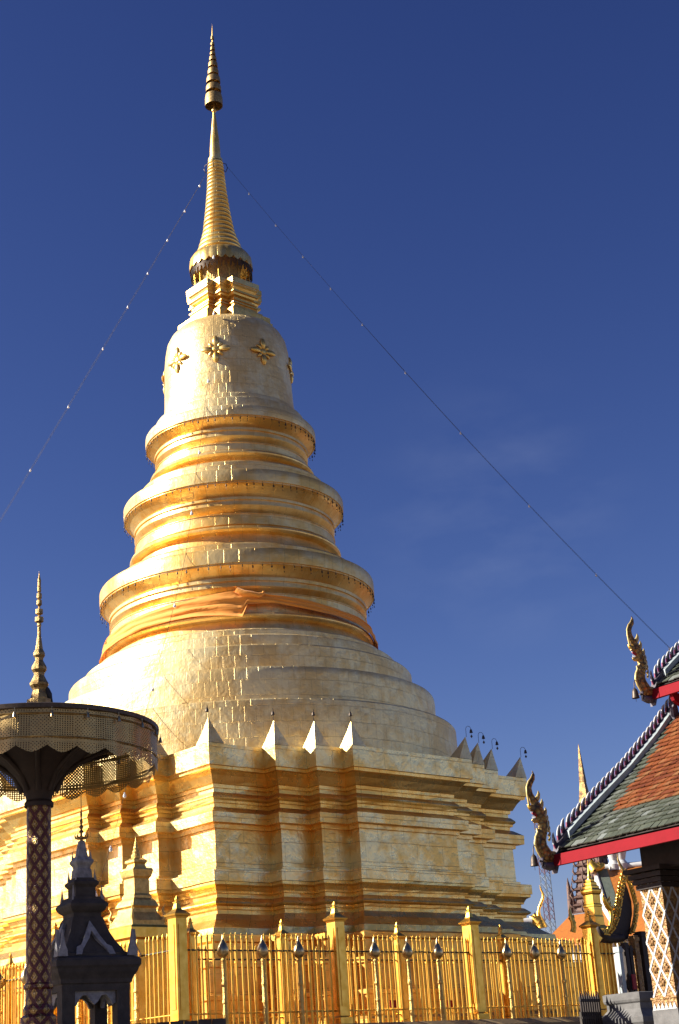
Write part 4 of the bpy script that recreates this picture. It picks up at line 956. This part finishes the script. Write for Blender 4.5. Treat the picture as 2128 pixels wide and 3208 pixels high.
# wall of the hall, far behind the pillar
m = MB(); m.box((5.4, 3.6, -2.6), (6.0, .3, 5.8)); vb(m, 'wall', M['dark_wood'])
# the lattice pillar
pu0, pu1, pv = 1.30, 1.86, 1.02
pil = MB()
fcz = -2.62
pil.face([(pu0, pv, fcz), (pu1, pv, fcz), (pu1, pv, -.25), (pu0, pv, -.25)], [(0, 0), (.56, 0), (.56, 2.4), (0, 2.4)])
pil.face([(pu0, pv + .56, fcz), (pu0, pv, fcz), (pu0, pv, -.25), (pu0, pv + .56, -.25)], [(0, 0), (.56, 0), (.56, 2.4), (0, 2.4)])
pil.face([(pu1, pv, fcz), (pu1, pv + .56, fcz), (pu1, pv + .56, -.25), (pu1, pv, -.25)], [(0, 0), (.56, 0), (.56, 2.4), (0, 2.4)])
pil.face([(pu1, pv + .56, fcz), (pu0, pv + .56, fcz), (pu0, pv + .56, -.25), (pu1, pv + .56, -.25)], [(0, 0), (.56, 0), (.56, 2.4), (0, 2.4)])
pillar = vb(pil, 'pillar', M['gilt_stucco'])
def pb(m, name, mat): return m.build(name, mat, pillar)
lat = MB(); Wd = pu1 - pu0; cell_u, cell_w = .28, .50
def clipline(x0, y0, x1, y1, W, y_lo, y_hi):
    t0, t1 = 0.0, 1.0
    for p, q in ((-(x1 - x0), x0), ((x1 - x0), W - x0), (-(y1 - y0), y0 - y_lo), ((y1 - y0), y_hi - y0)):
        if abs(p) < 1e-9:
            if q < 0: return None
        else:
            r = q / p
            if p < 0: t0 = max(t0, r)
            else: t1 = min(t1, r)
    if t0 >= t1: return None
    return (x0 + (x1 - x0) * t0, y0 + (y1 - y0) * t0, x0 + (x1 - x0) * t1, y0 + (y1 - y0) * t1)
for k in range(-8, 16):
    for sg in (1, -1):
        c = clipline(-1, -k * cell_w + .12 + sg * (-1) * cell_w / cell_u - 0 + 2.4, 2, -k * cell_w + .12 + sg * 2 * cell_w / cell_u + 2.4, Wd, 0, 2.37)
        if not c: continue
        x0, y0, x1, y1 = c
        L = math.hypot(x1 - x0, y1 - y0)
        if L < .04: continue
        ang = math.atan2(y1 - y0, x1 - x0); off = .012 if sg > 0 else .010
        lat.box((pu0 + (x0 + x1) / 2, pv - off / 2, fcz + (y0 + y1) / 2), (L, off, .037), Matrix.Rotation(-ang, 3, 'Y'))
        lat.box((pu1 + off / 2, pv + (x0 + x1) / 2, fcz + (y0 + y1) / 2), (off, L, .037), Matrix.Rotation(ang, 3, 'X'))
pb(lat, 'white_lattice', M['white_paint'])
rs0 = None
for j in range(12):
    for i in range(3):
        x = (i + (0 if j % 2 else .5)) * cell_u; y = .02 + j * cell_w / 2
        if not (.06 < x < Wd - .06 and .05 < y < 2.3): continue
        if rs0 is None:
            dots = MB()
            dots.tube([(0, 0, 0), (0, -.014, 0), (0, -.02, 0)], [.05, .04, .01], 10)
            for a in range(5): 
                p_ = (.045 * math.cos(a * 1.257 + .3), 0, .06 * math.sin(a * 1.257 + .3)); dots.tube([p_, (p_[0], -.02, p_[2]), (p_[0], -.026, p_[2])], [.022, .018, .004], 7)
            rs0 = pb(dots, 'rosette', M['gilt_stucco']); o = rs0
        else: o = link_copy(rs0, pillar)
        o.location = (pu0 + x, pv, fcz + y)

m = MB(); m.box(((pu0 + pu1) / 2, pv + .28, fcz - .10), (.62, .62, .20)); m.box(((pu0 + pu1) / 2, pv + .28, fcz - .0), (.65, .65, .035)); pb(m, 'gold_band', M['gilt_stucco'])
m = MB()
for k in range(6):
    x = pu0 - .02 + (k + .5) * .60 / 6
    m.prism([(-.048, 0), (.048, 0), (0, .13)], .02, (x, pv - .035, fcz - .21), (1, 0, 0), (0, 0, 1), (0, -1, 0))
    m.prism([(-.048, 0), (.048, 0), (0, .13)], .02, (pu1 + .035, pv + (k + .5) * .56 / 6, fcz - .21), (0, 1, 0), (0, 0, 1), (1, 0, 0))
pb(m, 'petal_row', M['white_paint'])
m = MB(); m.box(((pu0 + pu1) / 2, pv + .28, fcz - 1.55), (.64, .64, 2.7)); pb(m, 'plinth', M['grey_plinth'])
m = MB()
for k, (wd, z_) in enumerate(((.66, -.62), (.74, -.52), (.84, -.42), (.96, -.31))): m.box(((pu0 + pu1) / 2, pv + .28, z_ + .045), (wd, wd, .085))
pb(m, 'capital', M['dark_wood'])

# ------------------------------------------------------------------ gate porch beside the fence
gp = empty('gate_porch', (14.8, 1.9, TZ), 0, 'small gate porch with flame edged gilded gable and dark posts', 'gate')
def gq(px, py, xx=14.8): 
    P = atpl(1630 + .3176 * px, 2620 + .3176 * py, Vector((xx, 0, 0)), Vector((1, 0, 0))); return P - Vector((14.8, 1.9, TZ))
left = [(1035, 380), (1005, 500), (985, 620), (970, 720), (950, 820), (915, 910), (860, 975), (790, 960)]
right_ = [(1035, 380), (1080, 480), (1110, 580), (1135, 680), (1130, 780), (1110, 880), (1085, 960)]
L3 = [gq(*p) for p in left]; R3_ = [gq(*p) for p in right_]
m = MB()
tymp = [gq(1035, 420), gq(1000, 640), gq(975, 760), gq(940, 880), gq(880, 990), gq(850, 1040), gq(960, 1050), gq(1080, 1010), gq(1100, 900), gq(1118, 760), gq(1110, 640), gq(1075, 520)]
m.face([p + Vector((-.05, 0, 0)) for p in tymp]); m.face([p + Vector((-.25, 0, 0)) for p in tymp][::-1])
m.build('tympanum', M['dark_wood'], gp)
def flames(path, name, out, big):
    m = MB(); m.tube(path, [.05] * len(path), 7, flat=((1, 0, 0), .9))
    for i in range(len(path) - 1):
        a, b = path[i], path[i + 1]
        for f in (.1, .4, .7):
            p = a.lerp(b, f); t = (b - a).normalized(); nrm = Vector((0, -t.z, t.y)) * out
            m.tube([p, p + nrm * .10 * big - t * .04, p + nrm * .15 * big - t * .12, p + nrm * .13 * big - t * .19], [.05, .045, .03, .004], 6)
            m.tube([p + Vector((.06, 0, 0)), p + Vector((.10, 0, 0)) - t * .06], [.045, .02], 6)
    return m.build(name, M['gold_paint'], gp)
flames(L3, 'flame_edge', -1, 1.1); flames(R3_, 'flame_edge', 1, .9)
m = MB(); m.tube([gq(1035, 400), gq(1020, 340), gq(985, 280), gq(965, 230), gq(958, 180)], [.07, .06, .045, .03, .006], 7); m.build('finial', M['old_gilt'], gp)
m = MB(); m.tube([gq(890, 720), gq(860, 690), gq(835, 640), gq(815, 590), gq(822, 540)], [.09, .085, .07, .045, .006], 7)
for a in ((880, 740), (860, 700), (850, 650), (905, 760), (925, 720)): m.tube([gq(*a), gq(a[0] + 25, a[1] - 30), gq(a[0] + 30, a[1] - 60)], [.06, .045, .006], 6)
m.tube([gq(890, 720), gq(900, 800), gq(890, 870), gq(870, 950)], [.07, .07, .06, .04], 7)
m.build('side_flame', M['gold_paint'], gp)
m = MB(); m.tube([gq(1000, 1000), gq(930, 1010), gq(860, 1000), gq(800, 960), gq(765, 900), gq(770, 880)], [.13, .12, .10, .08, .06, .01], 9); m.build('curled_beam', M['dark_wood'], gp)
def gpost(x0, x1, y0, y1, mat, name, xx=15.0, wide=None):
    a = gq(x0, y0, xx); b = gq(x1, y0, xx); c = gq((x0 + x1) / 2, y1, xx); wd = (wide or abs(b.y - a.y) / 1.25)
    m = MB(); cx_ = (a.x + b.x) / 2; cy_ = (a.y + b.y) / 2
    m.box((cx_, cy_, (a.z + .0) / 2 - .2), (wd, wd, a.z + .4)); m.box((cx_, cy_, a.z - .1), (wd * 1.25, wd * 1.25, .1)); m.box((cx_, cy_, .35), (wd * 1.3, wd * 1.3, .12))
    m.build(name, mat, gp)
gpost(945, 985, 1090, 1530, M['barge_blue'], 'post'); gpost(1005, 1045, 1050, 1540, M['dark_wood'], 'post'); gpost(1055, 1090, 1080, 1530, M['dark_wood'], 'post'); gpost(1090, 1140, 980, 1350, M['gilt_stucco'], 'post'); gpost(1150, 1215, 940, 1540, M['dark_wood'], 'post')
a = gq(1110, 1365, 15.15); m = MB(); m.box((a.x, a.y + .03, a.z - .2), (.04, .16, .42)); m.build('red_panel', M['red_cloth'], gp)
# grey moulded stone base next to the pillar, with a railing that throws its shade on it
sb = empty('stone_pedestal', (17.0, -.6, 0), 0, 'grey moulded stone base with striped shade at the bottom right', 'plinth')
m = MB(); m.plan([(.75, 0), (.75, 2.55), (.72, 2.62), (.70, 2.78), (.74, 2.85), (.74, 2.98), (.62, 3.12), (.56, 3.20), (.56, 3.34), (.60, 3.38), (.62, 3.44), (.62, 3.60), (.58, 3.62)], rect); put2(m, 'moulding', M['grey_plinth'], sb)
rl = empty('dark_railing', (16.55, -2.35, 0), math.radians(100), 'dark low railing in front of the grey stone base', 'railing')
rb0 = None
for i in range(9):
    if rb0 is None: m = MB(); m.tube([(0, 0, 0), (0, 0, 3.55), (0, 0, 3.72)], [.035, .035, .004], 6); rb0 = m.build('bar', M['dark_wood'], rl); o = rb0
    else: o = link_copy(rb0, rl)
    o.location = (i * .12, 0, 0)
for hz in (2.4, 3.05, 3.5): m = MB(); m.box((.48, 0, hz), (1.05, .05, .06)); put2(m, 'rail', M['dark_wood'], rl)

m = MB(); m.box((.48, .03, 1.6), (1.05, .06, 3.2)); put2(m, 'panel', M['stone_dark'], rl)  # dark sheet standing in for the black shade behind the bars
# ------------------------------------------------------------------ farther things at the right
def c1p(x, y): return (1630 + .3176 * x, 2620 + .3176 * y)
# ornate dark tower with a thin gold spire
OB = at(1880, 2900, 75); OB = at(1880, 2900, 96); tw = empty('ornate_tower', (OB.x, OB.y, -.45), .25, 'far dark ornate tower with a thin gilded spire above the tiled roof', 'tower')
m = MB(); m.plan([(1.3, 0), (1.3, 6.5), (1.1, 6.8), (1.05, 7.8), (.85, 8.0)], rect); put2(m, 'base', M['purple_dark'], tw)
m = MB(); z = 8.0; h = .62
for k in range(9):
    h = 1.0 - .055 * k; m.plan([(h * .90, z), (h * .88, z + .18), (h, z + .22), (h * 1.02, z + .28), (h * .82, z + .36)], rect); z += .36
put2(m, 'tiered_body', M['purple_dark'], tw)
m = MB(); z = 8.0
for k in range(9):
    h = 1.0 - .055 * k
    for sx in (-1, -.33, .33, 1):
        for sy in (-1, -.33, .33, 1):
            if abs(sx) < 1 and abs(sy) < 1: continue
            m.tube([(sx * h * .95, sy * h * .95, z + .2), (sx * h * 1.06, sy * h * 1.06, z + .36), (sx * h * .98, sy * h * .98, z + .66 + .1 * math.sin(k * 3 + sx * 5))], [.07, .05, .006], 5)
    z += .36
put2(m, 'antefix', M['purple_dark'], tw)
m = MB(); ztop = 16.5
m.plan([(.42, z), (.36, z + .5), (.40, z + .55), (.33, z + 1.0), (.36, z + 1.05), (.28, z + 1.6), (.30, z + 1.65), (.21, z + 2.3), (.23, z + 2.35), (.12, z + 3.4), (.13, z + 3.45), (.05, ztop - .6), (.004, ztop)], rect); put2(m, 'spire', M['spire_gilt'], tw); tw.scale = (1.28, 1.28, 1.28)
for (px, sz) in ((515, 1.3), (545, .8)):
    P = (at(*c1p(px, 850), 96) - OB) / 1.28; m = MB()
    lx = Matrix.Rotation(-.25, 3, 'Z') @ Vector((P.x, P.y, 0)); m.tube([(lx.x, lx.y, 7.4), (lx.x, lx.y, 8.4), (lx.x, lx.y, 8.6 + sz), (lx.x, lx.y, 9.0 + sz)], [.25, .18, .10, .01], 6); put2(m, 'side_spire', M['purple_dark'], tw)
# radio mast
T = at(1702, 2690, 250); Bm = at(1733, 2920, 250); top_z = T.z + 8
mast = empty('radio_mast', (T.x, T.y, 0), 0, 'far red and white lattice radio mast against the sky', 'mast')
seg = 12; z0 = 0
for k in range(seg):
    z0 = top_z * k / seg; z1 = top_z * (k + 1) / seg; m = MB(); hw = .55
    for sx in (-1, 1):
        for sy in (-1, 1): m.tube([(sx * hw, sy * hw, z0), (sx * hw, sy * hw, z1)], .10, 4)
    nn = 3
    for q in range(nn):
        za = z0 + (z1 - z0) * q / nn; zb = z0 + (z1 - z0) * (q + 1) / nn
        for (ax, ay, bx, by) in ((-1, -1, 1, -1), (1, -1, 1, 1), (1, 1, -1, 1), (-1, 1, -1, -1)):
            m.tube([(ax * hw, ay * hw, za), (bx * hw, by * hw, zb)], .045, 4); m.tube([(bx * hw, by * hw, za), (ax * hw, ay * hw, zb)], .045, 4)
    put2(m, 'mast_section', M['mast_red_hazed'] if k % 2 else M['mast_white_hazed'], mast)
# far red roof
def gable_house(name, label, apexl, apexr, foot, depth, tilem, ridgem, wallm, trim=.12):
    """ridge from apexl to apexr, front slope down to foot (a drop vector toward the viewer)"""
    A, B = Vector(apexl), Vector(apexr); f = Vector(foot); root = empty(name, (A.x, A.y, 0), 0, label, 'building')
    o = Vector((A.x, A.y, 0)); bk = Vector((-f.x, -f.y, f.z))
    m = MB(); up = Vector((0, 0, .08))
    for q in (f, bk):
        m.face([A + q - o, B + q - o, B - o, A - o]); m.face([A + q + up - o, A + up - o, B + up - o, B + q + up - o])
        m.face([A + q - o, A - o, A + up - o, A + q + up - o]); m.face([A + q - o, A + q + up - o, B + q + up - o, B + q - o])
    m.build('roof', tilem, root)
    m = MB(); m.tube([A - o + up, B - o + up], trim, 6); m.build('ridge', ridgem, root)
    m = MB(); i_ = .88
    c = [A + f * i_, B + f * i_, B + bk * i_, A + bk * i_]; c = [Vector((p.x, p.y, 0)) - o for p in c]; zt = A.z + f.z * .95
    for k in range(4):
        a, b = c[k], c[(k + 1) % 4]; m.face([a, b, b + Vector((0, 0, zt)), a + Vector((0, 0, zt))])
    for (g0, g1, ap) in ((A + f, A + bk, A), (B + f, B + bk, B)): m.face([g0 - o, g1 - o, ap - o])
    m.build('wall', wallm, root)
    return root, o
Pa = at(*c1p(492, 795), 85); Pl = at(*c1p(300, 945), 85)
dirr = Vector((CX.x, CX.y, 0)).normalized(); fwd = Vector((CF.x, CF.y, 0)).normalized()
gable_house('red_roof_house', 'far house with a plain red roof behind the fence at right', Pa, Pa + dirr * 5.2 - fwd * 4.6, (-dirr * .66 - fwd * .75) * 3.2 + Vector((0, 0, -1.75)), 6, M['orange_tile_far'], M['barge_dark'], M['white_paint'], .05)
# far hall with white ridge and orange tiles
Pl = at(*c1p(735, 335), 85); Pr = at(*c1p(1200, 262), 85); Pr.z = Pl.z
fo = (-fwd) * 5.5 + Vector((0, 0, -4.7))
hall, ho = gable_house('orange_roof_hall', 'far hall with orange tiles and a white ridge carrying white ornaments', Pl, Pl + (Pr - Pl).normalized() * 7, fo, 6, M['orange_tile_far'], M['white_paint'], M['white_paint'], .17)
m = MB(); d1 = (Pr - Pl).normalized()
e = .5
m.face([Pl + Vector((0, 0, .10)) - ho + d1 * .12, Pl + fo + Vector((0, 0, .10)) - ho + d1 * .12, Pl + fo + Vector((0, 0, .10)) - ho + d1 * (.12 + e), Pl + Vector((0, 0, .10)) - ho + d1 * (.12 + e)]); m.build('green_border', M['green_tile_far'], hall)
m = MB(); m.tube([Pl + Vector((0, 0, .1)) - ho, Pl + fo + Vector((0, 0, .1)) - ho], .10, 6); m.build('barge_board', M['white_paint'], hall)
for px, mt_ in ((925, 'white_paint'), (1005, 'white_paint')):
    b = at(*c1p(px, 290), 85); 
    m = MB(); m.lathe([(.31, -.1), (.34, .2), (.20, .4), (.28, .7), (.34, .87), (.21, 1.1), (.24, 1.5), (.18, 1.9), (.02, 2.1)], 12, (b.x - ho.x, b.y - ho.y)); m.v = [(x, y, z + Pl.z) for x, y, z in m.v]; m.build('ridge_ornament', M[mt_], hall)
# gilded flame finial at that ridge's left end
def swirl(name, label, pts, rads, base, par=None, mat='gold_paint', extra=()):
    root = empty(name, base, 0, label, 'roof finial', 'gilded roof-end finials'); b = Vector(base); k_ = (b - CAM).length / 62
    rads = [r * k_ for r in rads]; extra = [(p, [q * k_ for q in r]) for p, r in extra]
    m = MB(); m.tube([Vector(p) - b for p in pts], rads, 8); m.build('stem', M[mat], root)
    for (p, r) in extra: m = MB(); m.tube([Vector(q) - b for q in p], r, 7); m.build('plume', M[mat], root)
P1 = lambda x, y: at(*c1p(x, y), 84.5)
swirl('ridge_finial', 'gilded flame finial under the red eave at the white ridge', [P1(740, 330), P1(718, 300), P1(706, 260), P1(705, 215)], [.30, .26, .14, .03], P1(740, 335), extra=[([P1(740, 320), P1(775, 305), P1(800, 285), P1(812, 262)], [.16, .13, .09, .02]), ([P1(745, 325), P1(790, 318), P1(820, 295), P1(830, 268)], [.14, .12, .09, .02]), ([P1(735, 315), P1(755, 295), P1(770, 275), P1(772, 250)], [.16, .12, .08, .02])])
# swan-necked finial on a white ridge end, seen over the fence
P2 = lambda x, y: at(*c1p(x, y), 85)
fr_b = P2(200, 900)
swirl('swan_finial', 'tall swan-necked gilded finial rising beside the stupa at right', [P2(212, 905), P2(196, 840), P2(182, 780), P2(182, 730), P2(195, 680), P2(215, 640), P2(228, 600), P2(222, 560), P2(204, 525), P2(192, 480)], [.24, .18, .095, .06, .056, .056, .052, .044, .034, .008], fr_b, extra=[([P2(185, 850), P2(150, 830), P2(120, 800), P2(90, 790)], [.22, .17, .12, .02]), ([P2(180, 820), P2(155, 800), P2(140, 775), P2(145, 750)], [.16, .12, .09, .02]), ([P2(185, 880), P2(150, 870), P2(120, 845), P2(105, 850)], [.2, .15, .1, .02]), ([P2(200, 690), P2(212, 672), P2(220, 680)], [.06, .05, .01])])
ra_ = P2(30, 828); rb_ = P2(230, 850)
g2, g2o = gable_house('white_ridge_hall', 'far white ridged hall roof mostly hidden behind the stupa base', ra_ - dirr * 6, rb_ - dirr * .6, (-fwd) * 4 + Vector((0, 0, -2.6)), 4, M['stone_dark'], M['white_paint'], M['stone_dark'], .2)
P3 = lambda x, y: at(*c1p(x, y), 52)
swirl('serpent_finial', 'small gold serpent finial just left of the right fence post', [P3(520, 945), P3(530, 900), P3(522, 850), P3(505, 810), P3(498, 770), P3(488, 730), P3(490, 685)], [.11, .10, .09, .08, .065, .04, .01], P3(520, 945), extra=[([P3(528, 880), P3(540, 850), P3(535, 820)], [.08, .06, .01]), ([P3(510, 820), P3(528, 800), P3(525, 770)], [.08, .06, .01]), ([P3(500, 800), P3(486, 815), P3(492, 835)], [.07, .05, .01])])

# ------------------------------------------------------------------ big tree left of the frame: it throws the shade on parasol and shrine
tr = empty('shade_tree', (16.9, -30.5, 0), 0, 'large leafy tree standing left of the dark shrine, outside the photo', 'tree')
m = MB(); m.tube([(0, 0, 0), (.1, .05, 2.5), (0, .1, 5), (-.1, 0, 8)], [.5, .4, .34, .2], 10)
rr = random.Random(11)
for k in range(9):
    a = k * 2.4; m.tube([(0, .05, 4 + k * .4), (1.5 * math.cos(a), 1.5 * math.sin(a), 6 + k * .5), (3.2 * math.cos(a), 3.2 * math.sin(a), 7.4 + k * .5)], [.16, .11, .03], 6)
put2(m, 'trunk', M['bark'], tr)
m = MB()
for q in range(9000):
    while True:
        x, y, z = rr.uniform(-1, 1), rr.uniform(-1, 1), rr.uniform(-1, 1)
        if x * x + y * y + z * z < 1 and (math.sin(x * 5) * math.sin(y * 5 + 1) * math.sin(z * 5) < .35): break
    c = Vector((x * 4.9, y * 4.9, 8.2 + z * 4.3)); s_ = rr.uniform(.16, .34)
    R_ = Matrix.Rotation(rr.uniform(0, 6.28), 3, 'Z') @ Matrix.Rotation(rr.uniform(-1.2, 1.2), 3, 'X')
    m.face([c + R_ @ Vector(p) * s_ for p in ((-1, 0, 0), (0, -.45, 0), (1, 0, .1), (0, .45, 0))], [(0, 0)] * 4)
put2(m, 'crown', M['leaf'], tr)
